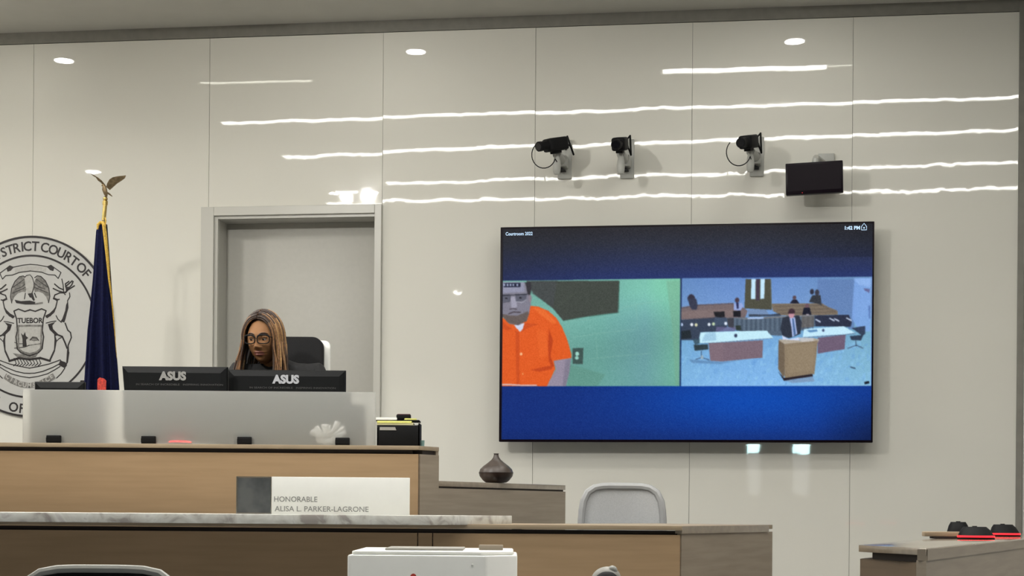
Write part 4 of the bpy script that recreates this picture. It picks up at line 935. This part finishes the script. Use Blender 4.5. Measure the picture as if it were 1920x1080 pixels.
paint(lp(((66, 412), (200, 412), (205, 470), (66, 478))), (150, 152, 176), .8, 5); paint(lp(((118, 500), (150, 500), (160, 560), (125, 572))), (168, 166, 184), .8, 4)
paint(lp(((66, 485), (118, 482), (116, 528), (66, 532))), (84, 86, 100), .8, 4); paint(lp(((145, 482), (222, 480), (212, 522), (150, 528))), (84, 86, 100), .8, 4)
stroke(lp(((66, 492), (118, 490), (145, 488), (222, 484))), 1.4, (30, 32, 40)); stroke(lp(((150, 528), (190, 534), (215, 515))), .9, (210, 214, 226), .7); stroke(lp(((118, 492), (115, 528), (70, 536))), .9, (50, 52, 60), .8)
ell(*Lc(92, 508), 2.4, 1.4, (34, 34, 42)); ell(*Lc(178, 505), 2.8, 1.4, (34, 34, 42)); stroke(lp(((112, 574), (135, 568), (158, 574))), 1.6, (70, 62, 70)); stroke(lp(((105, 602), (135, 590), (182, 592))), 1.8, (66, 56, 62))
paint(lp(((76, 418), (180, 416), (180, 440), (76, 442))), (30, 34, 56)); 
for x_ in (80, 100, 118, 135, 160): ell(*Lc(x_, 429), 1.8, 2.2, (190, 200, 230), .8, 1)
stroke(lp(((66, 1022), (120, 1022), (190, 1026), (285, 1026))), 2.4, (214, 222, 240), .75, 3)
# right video: courtroom
Rc = lambda x, y: (1270+x/4.695, 510+y/4.695)
def rp_(pts): return [Rc(*p) for p in pts]
def rroom(x_, y_):
    v_ = np.clip((y_-190)/410, 0, 1); t_ = np.clip((x_-690)/700, 0, 1)
    return np.stack([np.interp(v_, [0, .3, .5, 1], [98, 114, 112, 128])/255*(1+.05*t_), np.interp(v_, [0, .3, .5, 1], [136, 152, 164, 182])/255*(1+.03*t_), np.interp(v_, [0, .3, .5, 1], [190, 202, 204, 226])/255*(1+.05*np.sin(t_*4))], -1)
paint([(1283, 521.5), (1634, 518), (1634, 722.5), (1283, 724)], rroom, soft=1)
rg = np.random.default_rng(4)
for _ in range(420):          # streaky carpet
    x_ = rg.uniform(55, 1700); y_ = rg.uniform(600, 995); w__ = rg.uniform(8, 34); h__ = rg.uniform(10, 50); v = rg.uniform(-26, 30)
    paint(rp_(((x_, y_), (x_+w__, y_-8), (x_+w__-6, y_+h__), (x_-6, y_+h__))), (124+v, 178+v, 226+v*.5), .4, 3)
paint(rp_(((1245, 60), (1560, 60), (1560, 500), (1520, 500), (1420, 360), (1245, 280))), (96, 126, 178), .8, 4); paint(rp_(((1560, 50), (1700, 45), (1700, 520), (1600, 520), (1540, 400))), (128, 168, 232), .8, 5); paint(rp_(((1550, 55), (1705, 50), (1700, 130), (1600, 110))), (150, 186, 240), .7, 8)
paint(rp_(((1640, 140), (1690, 145), (1688, 180), (1650, 160))), (96, 90, 130), .8, 2); paint(rp_(((1680, 290), (1700, 290), (1700, 410), (1685, 400))), (80, 110, 170), .7, 3)
# pews and floor behind the bar
paint(rp_(((55, 310), (210, 285), (510, 270), (600, 310), (640, 340), (620, 400), (55, 420))), (118, 104, 106), soft=3); paint(rp_(((55, 350), (300, 330), (520, 330), (520, 390), (55, 410))), (134, 116, 114), .6, 6); stroke(rp_(((55, 318), (210, 292), (515, 276))), 1.2, (66, 66, 84), .8)
paint(rp_(((845, 275), (1280, 272), (1350, 310), (1415, 335), (1420, 372), (1220, 380), (930, 380), (860, 340))), (122, 110, 96), soft=2)
for pts in (((870, 300), (1280, 290), (1340, 318)), ((900, 332), (1340, 322), (1400, 345)), ((930, 360), (1400, 348))): stroke(rp_(pts), 1.0, (78, 70, 68), .7)
paint(rp_(((640, 330), (800, 325), (830, 385), (650, 390))), (116, 140, 176), .9, 3); paint(rp_(((650, 370), (830, 372), (920, 360), (930, 385), (650, 392))), (48, 54, 66), .85, 2)
# door
paint(rp_(((620, 60), (838, 58), (848, 330), (612, 320))), (78, 78, 66), soft=1); paint(rp_(((712, 60), (742, 60), (742, 250), (712, 250))), (70, 58, 78), .9)
paint(rp_(((672, 60), (708, 60), (706, 236), (668, 236))), (196, 232, 255)); paint(rp_(((750, 60), (786, 60), (782, 232), (748, 234))), (196, 232, 255)); stroke(rp_(((838, 58), (850, 330))), 1.2, (104, 112, 104), .8)
# bar rail
paint(rp_(((455, 405), (1225, 375), (1222, 478), (930, 560), (640, 545), (470, 480))), (84, 100, 118), soft=2)
for k in range(34):
    x_ = 525+k*20.5; paint(rp_(((x_, 412-(k*.9)), (x_+7, 412-k*.9), (x_+7, 520), (x_, 515))), (56, 68, 86) if k % 2 else (108, 126, 146), .7, 1)
paint(rp_(((460, 405), (520, 402), (520, 500), (470, 480))), (58, 56, 64), .8, 2); paint(rp_(((510, 408), (640, 402), (1220, 372), (1220, 384), (640, 414))), (126, 128, 132), .9, 1); paint(rp_(((640, 398), (780, 394), (780, 408), (640, 410))), (178, 206, 250), .9, 1)
paint(rp_(((1110, 390), (1215, 384), (1215, 480), (1100, 490))), (110, 98, 88), .6, 3)
# dark chairs behind tables
paint(rp_(((55, 420), (340, 400), (355, 395), (455, 400), (465, 480), (420, 510), (380, 525), (230, 530), (215, 600), (55, 600))), (50, 58, 76), .92, 4); paint(rp_(((55, 520), (140, 510), (150, 580), (60, 590))), (28, 36, 40), .8, 4)
paint(rp_(((342, 348), (438, 345), (442, 395), (400, 400), (355, 392))), (30, 30, 36), soft=2); paint(rp_(((350, 400), (450, 400), (455, 470), (345, 470))), (70, 86, 110), .7, 4); paint(rp_(((370, 480), (540, 486), (530, 520), (360, 525))), (104, 100, 138), .8, 4); paint(rp_(((535, 470), (580, 468), (585, 510), (540, 512))), (40, 50, 44), .9, 3)
for x_, y_, c in ((152, 462, (240, 246, 255)), (190, 464, (220, 220, 180)), (304, 460, (235, 245, 255)), (342, 456, (200, 220, 180)), (450, 452, (230, 240, 255)), (62, 462, (200, 220, 255))): ell(*Rc(x_, y_), 2.8, 3.2, c, .95, 2)
paint(rp_(((1222, 380), (1515, 372), (1540, 440), (1530, 480), (1225, 475))), (40, 44, 64), .95, 3)
for x_, y_ in ((1250, 425), (1370, 415), (1410, 418), (1515, 412)): stroke(rp_(((x_-22, y_-12), (x_+22, y_+12))), 2.4, (212, 226, 250), .9)
# people on the benches
ell(*Rc(145, 228), 7, 7, (52, 50, 66), 1, 3); paint(rp_(((110, 230), (190, 235), (202, 290), (195, 330), (150, 330), (130, 290))), (54, 58, 78), soft=3)
ell(*Rc(547, 246), 4.2, 4.8, (74, 60, 72)); paint(rp_(((518, 275), (590, 270), (600, 300), (580, 335), (520, 335))), (150, 168, 220), soft=2); paint(rp_(((538, 268), (560, 268), (562, 320), (545, 325))), (40, 44, 80)); paint(rp_(((512, 342), (578, 338), (580, 395), (515, 392))), (26, 26, 34))
ell(*Rc(1046, 222), 3.4, 4, (90, 74, 84)); paint(rp_(((1005, 272), (1030, 240), (1065, 240), (1088, 274))), (30, 30, 46))
ell(*Rc(1196, 170), 4, 5, (48, 50, 66), 1, 3); ell(*Rc(1240, 178), 4, 6, (58, 58, 70), 1, 3); paint(rp_(((1170, 260), (1200, 200), (1270, 200), (1282, 290), (1240, 275))), (52, 56, 64), soft=3)
ell(*Rc(1154, 298), 4, 5, (110, 84, 92)); paint(rp_(((1112, 372), (1128, 310), (1178, 310), (1194, 374))), (26, 28, 44)); ell(*Rc(1160, 372), 3, 1.5, (190, 180, 190), .8)
# tables
paint(rp_(((300, 625), (776, 598), (772, 752), (420, 786), (318, 780))), (122, 104, 116), soft=1); paint(rp_(((215, 628), (330, 625), (420, 618), (860, 582), (860, 576), (222, 615))), (90, 110, 140), 1, 1)
paint(rp_(((228, 532), (805, 512), (865, 578), (420, 614), (330, 620), (215, 625))), (196, 236, 250), soft=1); paint(rp_(((270, 540), (360, 530), (370, 600), (240, 612))), (140, 182, 214), .6, 6); ell(*Rc(538, 558), 3, 3.6, (56, 66, 96))
paint(rp_(((318, 625), (430, 620), (430, 784), (318, 780))), (132, 112, 122), .5, 6)
paint(rp_(((1250, 575), (1490, 548), (1480, 675), (1250, 715))), (110, 94, 116), soft=1); paint(rp_(((1130, 500), (1470, 474), (1570, 532), (1470, 545), (1120, 572))), (196, 234, 252), soft=1); stroke(rp_(((1120, 574), (1470, 549), (1570, 536))), 1.2, (84, 100, 130), .9)
paint(rp_(((1150, 510), (1240, 502), (1250, 520), (1180, 530))), (80, 128, 180), .9, 2); ell(*Rc(1296, 510), 2.4, 3, (70, 84, 120))
# chairs at the tables
for pts, c in ((((170, 640), (295, 635), (298, 680), (178, 692)), (42, 52, 56)), (((160, 590), (222, 585), (222, 630), (180, 640)), (60, 84, 100)), (((1540, 490), (1655, 470), (1655, 540), (1635, 560)), (46, 56, 78)), (((1525, 560), (1640, 550), (1620, 598), (1535, 595)), (40, 50, 70))): paint(rp_(pts), c, .92, 2)
for pts in (((238, 692), (240, 760)), ((190, 770), (240, 750), (310, 775)), ((1575, 598), (1580, 650)), ((1505, 670), (1580, 640), (1640, 668))): stroke(rp_(pts), 1.6, (54, 66, 90), .8)
ell(*Rc(245, 750), 2.6, 4, (170, 190, 200), .8); paint(rp_(((130, 770), (420, 790), (600, 770), (400, 810), (160, 800))), (78, 110, 150), .5, 8)
# lectern and standing man
paint(rp_(((942, 400), (1000, 385), (1085, 380), (1110, 440), (1100, 540), (1060, 560), (1000, 580), (945, 560), (925, 500))), (46, 52, 66), soft=2); paint(rp_(((1005, 400), (1050, 395), (1072, 540), (1030, 570), (1020, 480))), (176, 192, 236), soft=2); paint(rp_(((1026, 405), (1040, 405), (1060, 545), (1042, 560))), (74, 104, 150))
ell(*Rc(1022, 345), 6, 5.5, (66, 46, 56)); ell(*Rc(1020, 376), 5.4, 5.8, (196, 146, 160)); paint(rp_(((990, 345), (1050, 335), (1048, 362), (992, 365))), (60, 42, 52), 1, 2)
paint(rp_(((940, 555), (1000, 590), (1090, 570), (1090, 610), (1000, 612), (950, 600))), (206, 216, 244), soft=2)
paint(rp_(((915, 590), (1100, 600), (1215, 580), (1262, 590), (1240, 640), (980, 640), (930, 620))), (176, 166, 152), soft=1); paint(rp_(((1075, 575), (1210, 575), (1215, 606), (1110, 612))), (198, 196, 196), .9, 2)
paint(rp_(((910, 595), (965, 635), (965, 905), (955, 925), (908, 850))), (112, 98, 82), soft=1); paint(rp_(((960, 632), (1250, 600), (1222, 900), (1205, 895), (965, 935))), (140, 124, 102), soft=1); paint(rp_(((985, 650), (1225, 625), (1205, 860), (990, 890))), (150, 134, 110), .6, 5)
paint(rp_(((910, 875), (960, 930), (1205, 895), (1210, 915), (960, 955))), (38, 30, 36), soft=1); paint(rp_(((960, 955), (1210, 915), (1225, 960), (1040, 975))), (122, 136, 162), .6, 5)
stroke(rp_(((1530, 832), (1575, 845))), 2.2, (50, 66, 90), .9); paint(rp_(((1650, 965), (1690, 955), (1695, 975), (1655, 985))), (20, 24, 36))
stroke([(1283, 724), (1634, 722.5)], 1.2, (170, 200, 240), .6); stroke([(1634, 518), (1634, 722)], 1.4, (170, 200, 250), .6); stroke([(1281.5, 522), (1281.5, 724)], 2.2, (40, 56, 84), .9)
def band_clip(pts):
    r_ = mask(pts, 1); m_, sy, sx = r_; cv[sy, sx] = cv[sy, sx]*(1-m_[..., None])+bot[sy, sx]*m_[..., None]
band_clip([(937, 725.2), (1282, 724.4), (1640, 722.8), (1640, 745), (937, 745)])
paint([(937, 428), (942, 428), (942, 828), (937, 828)], (12, 12, 22), soft=1)
for _ in range(5):
    q_ = np.pad(cv, ((1, 1), (1, 1), (0, 0)), mode='edge'); cv = (q_[:-2, 1:-1]+q_[2:, 1:-1]+q_[1:-1, :-2]+q_[1:-1, 2:]+q_[1:-1, 1:-1]*2)/6
cv += rg.normal(0, .02, (CH//2, CW//2, 1)).repeat(2, 0).repeat(2, 1).astype(np.float32)
cv = np.clip(cv, 0, 1)
# picture mesh: one quad per two canvas pixels, colour per vertex
NX, NY = 640, 372
bu0, bu1, bz0, bz1 = u0+.012, u1-.010, zb2+.014, zt_-.012
uu = np.linspace(bu0, bu1, NX+1); zz = np.linspace(bz1, bz0, NY+1)
U, Z = np.meshgrid(uu, zz); si = np.clip(((U-u0)/(u1-u0)*CW).astype(int), 1, CW-2); ti = np.clip(((zt_-Z)/(zt_-zb2)*CH).astype(int), 1, CH-2)
colr = (cv[ti, si]*2+cv[ti, si-1]+cv[ti-1, si])/4
lincol = np.where(colr <= .04045, colr/12.92, ((colr+.055)/1.055)**2.4)
og = wp((u0+u1)/2, zb2, OFF/2)
vx = np.zeros(((NX+1)*(NY+1), 3), np.float32)
vx[:, 0] = (W0.x+UW.x*U+NW.x*(OFF+.0006)).ravel()-og.x; vx[:, 1] = (W0.y+UW.y*U+NW.y*(OFF+.0006)).ravel()-og.y; vx[:, 2] = Z.ravel()-og.z
idx = np.arange((NX+1)*(NY+1)).reshape(NY+1, NX+1)
fc = np.stack([idx[:-1, :-1], idx[1:, :-1], idx[1:, 1:], idx[:-1, 1:]], -1).reshape(-1, 4)
me = bpy.data.meshes.new('screen_picture'); me.vertices.add(len(vx)); me.vertices.foreach_set('co', vx.ravel())
me.loops.add(fc.size); me.loops.foreach_set('vertex_index', fc.ravel().astype(np.int32)); me.polygons.add(len(fc)); me.polygons.foreach_set('loop_start', (np.arange(len(fc))*4).astype(np.int32)); me.update(calc_edges=True)
at = me.color_attributes.new('picture', 'FLOAT_COLOR', 'POINT'); at.data.foreach_set('color', np.concatenate([lincol.reshape(-1, 3), np.ones((len(vx), 1))], 1).astype(np.float32).ravel())
m = mat('lit screen', (.003, .003, .004), rough=.3, spec=.12); nt = m.node_tree; ca = nt.nodes.new('ShaderNodeAttribute'); ca.attribute_name = 'picture'
nt.links.new(ca.outputs['Color'], nt.nodes['Principled BSDF'].inputs['Emission Color']); nt.nodes['Principled BSDF'].inputs['Emission Strength'].default_value = 1.0/(2**EXPO)
me.materials.append(m); pic = bpy.data.objects.new('screen_picture', me); C.objects.link(pic); pic.parent = tv; pic['label'] = 'lit picture of a man in orange and a courtroom'
cap = mat('caption glow', (.1, .1, .1), emit=rgb(190, 222, 250), es=1.0)
def scr_text(txt, px, py, hpx, wpx, bold=.0006):
    u, z = wl(px, py, OFF+.002); k = (wl(px, py-10, OFF)[1]-wl(px, py, OFF)[1])/10
    b = B(); b.text(txt, hpx*k*1.4, ms @ Matrix.Translation((u, z, OFF+.0012)), .0003, bold, width=wpx*k); obj('caption', b, cap, tv, smooth=False)
scr_text('Courtroom 2022', 948, 441.5, 6.2, 51); scr_text('1:42 PM', 1584, 430.5, 6.5, 28, .0012)
b = B(); u, z = wl(1620, 426, OFF)
for pts in ([(-4.5, -5), (4.5, -5), (4.5, 1), (0, 7), (-4.5, 1)],):
    b.tube([ms @ Vector((u+x_*.0032, z+y_*.0032, OFF+.002)) for x_, y_ in pts], .0022, 6, closed=True)
b.ball(ms @ Vector((u, z-.004, OFF+.002)), .005, nu=8, nv=6); obj('lock_icon', b, cap, tv)

# ------------------------------------------------------------------ wall cameras
ms = MW @ Matrix(((1, 0, 0, 0), (0, 0, -1, 0), (0, 1, 0, 0), (0, 0, 0, 1)))
def wall_camera(px, py, bx, by, label, head_yaw, cable=1, body_len=.17, tail=True):
    """px,py bracket plate centre; bx,by camera body centre"""
    pu, pz = wl(px, py, 0); k = 1/310.0
    t = thing('wall_camera', label, 'camera', wp(pu, pz-.05, 0), 'three black cameras on white wall arms')
    b = B(); b.box(pu-.042, pu+.042, -.016, 0, pz-.075, pz+.16, MW, bev=.006); obj('wall_plate', b, 'greylight', t)
    hb = P(bx, by, (W(px, py).y-.25)); 
    arm = wp(pu-.02, pz+.02, .02)
    el = P(bx+4 if cable else bx+2, by+40, hb.y+.04)
    b = B(); b.box(pu-.035, pu+.025, -.11, -.01, pz-.02, pz+.05, MW, bev=.012); b.tube([wp(pu-.01, pz+.02, .10), Vector((el.x, el.y, pz+.03))], [.030, .026], 12); obj('arm', b, 'greylight', t)
    b = B(); b.prism([(pu-.045, pz-.008), (pu+.012, pz-.036), (pu-.030, pz-.036)], .02, .10, ms); obj('arm_shadow', b, 'black', t, smooth=False)  # black wedge put in as the shadow under the arm
    b = B(); zt1 = hb.z-.03
    hh = max(.12, zt1-(el.z-.05)); b.lathe([(.016, 0), (.022, .015), (.024, .05), (.020, hh*.6), (.011, hh*.85), (.010, hh)], (el.x, el.y, el.z-.05), 16); obj('swivel_knuckle', b, 'greylight', t)
    mh = Matrix.Translation(hb) @ Matrix.Rotation(head_yaw, 4, 'Z') @ Matrix.Rotation(math.radians(14), 4, 'X')
    b = B(); b.box(-.040, .040, -body_len*.45, body_len*.55, -.038, .038, mh, bev=.014, seg=3); hd_ = obj('camera_body', b, 'black', t)
    b = B(); b.cyl(mh @ Vector((0, -body_len*.45-.05, 0)), mh @ Vector((0, -body_len*.45+.01, 0)), .026, .031, 20); b.cyl(mh @ Vector((0, -body_len*.45-.065, 0)), mh @ Vector((0, -body_len*.45-.045, 0)), .029, .029, 20); obj('lens_barrel', b, 'black', hd_)
    b = B(); b.cyl(mh @ Vector((0, -body_len*.45-.067, 0)), mh @ Vector((0, -body_len*.45-.064, 0)), .022, .022, 20); obj('lens', b, 'lens', hd_)
    b = B(); b.box(-.02, .02, -.03, .03, -.052, -.030, mh, bev=.003); obj('mount_block', b, 'black', t)
    bk = mh @ Vector((0, body_len*.55, 0))
    b = B()
    if cable:
        c0 = mh @ Vector((0, -.02, -.03)); R2_ = .092*cable
        pts = [c0+Vector((-.055+R2_*math.cos(a)*.9, -.03, -.035+R2_*math.sin(a))) for a in [PI*.75+PI*1.15*i/16 for i in range(17)]]+[Vector((el.x, el.y-.02, el.z+.02))]
        b.tube(pts, .0032, 6)
    pts = [bk, bk+Vector((.035, .02, -.01)), bk+Vector((.055, .03, -.06)), wp(pu+.02, pz+.17, .06), wp(pu-.015, pz+.13, .05), wp(pu+.01, pz+.10, .02)]
    b.tube(pts, .006, 8); obj('cable', b, 'black', t)
    b = B(); b.box(-.012, .012, body_len*.55, body_len*.55+.02, -.012, .012, mh, bev=.002); obj('rear_plug', b, 'white', t)
    return t
wall_camera(1059, 313, 1040, 271, 'black camera on a white wall arm, leftmost of three, aimed left', math.radians(-48), .85, .15)
wall_camera(1176, 312, 1162, 270, 'black camera on a white wall arm, middle one, without a cable loop', math.radians(-14), 0, .14)
wall_camera(1419, 308, 1403, 266, 'black camera on a white wall arm, beside the small dark monitor', math.radians(-28), .85, .14)

# small dark monitor on a wall bracket
Ym = W(1525, 335).y-.20
a = P(1473, 306, Ym+.02); c = P(1578, 301.5, Ym-.02); d_ = P(1475, 364, Ym); e_ = P(1580, 361, Ym)
sm = thing('small_monitor', 'small dark monitor on a wall bracket above the big screen', 'monitor', wp(wl(1540, 335)[0], (a.z+d_.z)/2, .0))
wv = c.x-a.x; hv = a.z-d_.z; cc = (a+c+d_+e_)/4
mm = Matrix.Translation(cc) @ Matrix.Rotation(math.radians(-14), 4, 'Z') @ Matrix.Rotation(math.radians(-1.2), 4, 'Y')
wv /= math.cos(math.radians(14))
b = B(); b.box(-wv/2, wv/2, 0, .045, -hv/2, hv/2, mm, bev=.004); obj('housing', b, 'screenblack', sm)
b = B(); b.box(-wv/2+.012, wv/2-.012, -.001, .001, -hv/2+.02, hv/2-.012, mm); obj('display_panel', b, 'screenblack', sm, smooth=False)
b = B(); b.ball(mm @ Vector((-wv*.21, -.001, -hv/2+.008)), .0022, nu=8, nv=6); obj('power_light', b, 'redled', sm)
um, zm_ = wl(1545, 300)
b = B(); b.box(um-.035, um+.06, -.02, 0, zm_-.20, zm_+.035, MW, bev=.004); obj('wall_plate', b, 'greylight', sm)
b = B(); b.tube([wp(um-.01, zm_-.02, .01), wp(um-.05, zm_-.01, .10), Vector((cc.x+.02, cc.y+.06, zm_-.03)), Vector((cc.x+.01, cc.y+.04, cc.z))], .022, 10); obj('bracket_arm', b, 'greylight', sm)

# ------------------------------------------------------------------ vase on the wing
s_v = 1.35/2; 
YV = A_.y+dw.y*.75
pv = P(930, 903, YV); kx = YV/F
prv = [(14, 0), (20, 1), (25, 5), (31, 13), (32.3, 19), (30, 26), (24, 32), (16, 38), (9, 44), (5.5, 49), (4.2, 54), (5.2, 56), (3.4, 56.2), (3.0, 50)]
vs_ = thing('vase', 'dark wood-grain diffuser vase with a narrow neck on the bench wing', 'vase', (pv.x, pv.y, ZL))
b = B(); b.lathe([(r_*kx, z_*kx*.985) for r_, z_ in prv if z_ <= 19], (pv.x, pv.y, ZL+.001), 40); obj('base', b, 'vase', vs_)
b = B(); b.lathe([(32.45*kx, 18.6*kx), (32.45*kx, 19.6*kx)], (pv.x, pv.y, ZL+.001), 40); obj('seam_ring', b, 'dark', vs_)
b = B(); b.lathe([(r_*kx, z_*kx*.985) for r_, z_ in prv if z_ >= 19], (pv.x, pv.y, ZL+.001), 40); obj('neck', b, 'vasetop', vs_)

# ------------------------------------------------------------------ right ledge desk with red-lit microphones
Kr = Vector((P(1737, 1030, 4.5).x, 4.5)); dr_ = Vector((.415, .91)); Rr = Kr+dr_*3.7; Lr = Vector((P(1610, 1030, 4.87).x, 4.87)); R2r = Lr+dr_*3.6; R2r = Vector((min(R2r.x, Rr.x-.25), R2r.y))
ZR = P(1737, 1028, 4.5).z
rd = thing('side_desk', 'greige side desk with a thick top at the lower right corner', 'desk', (Kr.x+.3, Kr.y+1.2, 0))
dn = (Lr-Kr).normalized()
b = B(); b.prism([(Kr.x, Kr.y), (Rr.x, Rr.y), (R2r.x, R2r.y), (Lr.x, Lr.y)], ZR-.02, ZR, bev=.0012); obj('desk_top', b, 'capdark', rd)
b = B(); o0 = Kr+dn*.004; b.prism([(Kr.x+.004, Kr.y), (Rr.x, Rr.y-.01), (Rr.x-.03, Rr.y), (Kr.x-.02, Kr.y+.02)], ZR-.034, ZR-.003); obj('edge_fascia', b, 'greige', rd, smooth=False)
b = B(); q0 = Kr+dn*.02+dr_*.02; q1 = Rr-dr_*.1; q2 = R2r-dr_*.1; q3 = Lr-dn*.07+dr_*.03
b.prism([(q0.x-.0, q0.y), (q1.x-.02, q1.y), (q2.x+.03, q2.y), (q3.x, q3.y)], ZR-.040, ZR-.019); obj('shadow_gap', b, 'dark', rd, smooth=False)
b = B(); b.prism([(Kr.x-.001, Kr.y+.004), (Kr.x-.02, Kr.y+.004+.03), (Lr.x+.02, Lr.y+.01), (Lr.x+.002, Lr.y-.012)], 0, ZR-.040); obj('end_panel', b, mat('laminate darkened for shade', (.13, .095, .062), rough=.45, col2=(.16, .115, .075), scale=3, stretch=(1, 1, 14)), rd, smooth=False)  # shade on the left end is put into the laminate colour
b = B(); b.prism([(Kr.x, Kr.y), (Rr.x, Rr.y), (Rr.x-.04, Rr.y), (Kr.x-.02, Kr.y+.03)], 0, ZR-.034); obj('side_panel', b, 'greige', rd, smooth=False)
b = B(); b.prism([(Lr.x+.01, Lr.y+.01), (R2r.x+.01, R2r.y), (R2r.x+.04, R2r.y), (Lr.x+.04, Lr.y+.01)], 0, ZR-.040); obj('inner_panel', b, 'greige', rd, smooth=False)
mic_base(1830, 1005, 6.1, 68, ZR, 'black desk microphone base glowing red, nearest of three on the side desk', .0, .046)
mic_base(1884, 1000, 6.9, 58, ZR, 'black desk microphone base glowing red, rightmost on the side desk', .2, .05)
mic_base(1797, 997, 6.75, 44, ZR, 'black desk microphone base glowing red, leftmost on the side desk', -.2, .06)
b = B(); p0 = P(1728, 1004, 6.25); p1 = P(1797, 1003.5, 6.25); zc_ = ZR+.018
gv = thing('wooden_block', 'light wooden bar sticking out over the side desk edge by the microphones', 'wooden bar', (p1.x, 6.25, ZR))
b.box(p0.x, p1.x, 6.2, 6.25, ZR+.008, ZR+.026, bev=.003); obj('bar', b, mat('pale wood', (.38, .29, .19), rough=.5, noise=.15, scale=8, stretch=(1, 9, 9)), gv)
b = B(); b.box(p0.x+.03, p1.x, 6.2, 6.25, ZR, ZR+.008, bev=.001); obj('pad', b, 'dark', gv)

# ------------------------------------------------------------------ foreground: printer, chair, microphone
YP = 5.0
a = P(651, 1050, YP); c = P(907, 1050, YP); e_ = P(970, 1050, YP+.08); zp = P(780, 1041, YP).z
pr = thing('printer', 'tall white office printer with rounded corners in the foreground', 'printer', ((a.x+e_.x)/2, YP+.22, 0))
foot = [(a.x+.006, YP), (a.x+.0, YP+.008), (a.x, YP+.48), (e_.x-.01, YP+.5), (e_.x, YP+.48), (e_.x, YP+.085), (c.x+.01, YP+.004), (c.x, YP)]
b = B(); b.prism(foot, .12, zp, bev=.006); obj('body', b, 'white', pr)
b = B(); b.prism([(x_+(.012 if x_ < -.3 else -.012), y_+(.012 if y_ < YP+.2 else -.012)) for x_, y_ in foot], zp, zp+.012, bev=.005); obj('lid', b, 'white', pr)
b = B(); x0_ = P(722, 1040, YP+.1).x; x1_ = P(868, 1040, YP+.1).x; b.box(x0_, x1_, YP+.1, YP+.34, zp+.012, zp+.019, bev=.002); obj('paper_output', b, 'greyplastic', pr)
b = B(); x0_ = P(898, 1034, YP+.2).x; x1_ = P(943, 1034, YP+.2).x; b.box(x0_, x1_, YP+.2, YP+.26, zp+.012, zp+.028, bev=.002); obj('scanner_hinge', b, 'greige', pr)
b = B(); p = P(886, 1059, YP); b.ball((p.x, YP-.001, p.z), .0035, nu=10, nv=6); obj('indicator', b, 'paper', pr)
b = B(); p = P(775, 1081, YP); b.lathe([(.009, 0), (.009, .002)], (0, 0, 0), 20, Matrix.Translation((p.x, YP, p.z)) @ Matrix.Rotation(PI/2, 4, 'X')); obj('badge', b, 'red', pr, label='small red round badge')
b = B(); b.box(a.x+.03, e_.x-.03, YP+.02, YP+.46, .10, .12); obj('plinth', b, 'greyplastic', pr, smooth=False)
for xx in (a.x+.05, e_.x-.08):
    for yy in (YP+.06, YP+.4):
        b = B(); b.cyl((xx-.012, yy, .05), (xx+.012, yy, .05), .05, n=16); obj('castor', b, 'black', pr)
for zz_ in (.30, .52):
    b = B(); b.box(a.x+.01, c.x-.005, YP-.008, YP, zz_-.09, zz_+.10, bev=.003); dr = obj('paper_drawer', b, 'white', pr)
    b = B(); b.box(a.x+.1, c.x-.1, YP-.016, YP-.008, zz_+.06, zz_+.08, bev=.002); obj('handle', b, 'greyplastic', dr)

YK = 4.2; ckx = P(190, 1070, YK).x
task_chair('office_chair', 'black mesh office chair with a pale rim at the lower left corner', ckx, YK, 0, P(190, 1058.5, YK).z, 334/F*YK, .56, 'mesh', 'greylight', rim_r=.011, taper=1.0)

YG = 4.0; pm = P(1137, 1064, YG)
gm = thing('gooseneck_microphone', 'grey and dark microphone tip rising at the bottom edge of the picture', 'microphone', (pm.x, YG, 0))
mg = Matrix.Translation((pm.x, YG, pm.z-.03)) @ Matrix.Rotation(math.radians(-14), 4, 'Y')
b = B(); b.ball((0, .004, .002), (.036, .034, .030), mg, 28, 16); obj('foam_cap', b, 'greyplastic', gm)
b = B(); b.ball((.019, -.006, .019), (.0125, .012, .012), mg, 16, 10); obj('cap_tip', b, 'greylight', gm)
b = B(); b.ball((-.002, -.016, -.006), (.031, .030, .028), mg, 24, 14); obj('grille', b, 'black', gm)
b = B(); b.tube([Vector((pm.x, YG, pm.z-.04)), Vector((pm.x+.01, YG+.01, pm.z-.2)), Vector((pm.x, YG+.03, .75)), Vector((pm.x, YG+.03, .02))], [.014, .011, .011, .012], 12); obj('stem', b, 'black', gm)
b = B(); b.lathe([(.14, 0), (.14, .012), (.03, .03)], (pm.x, YG+.03, 0)); obj('base', b, 'black', gm)
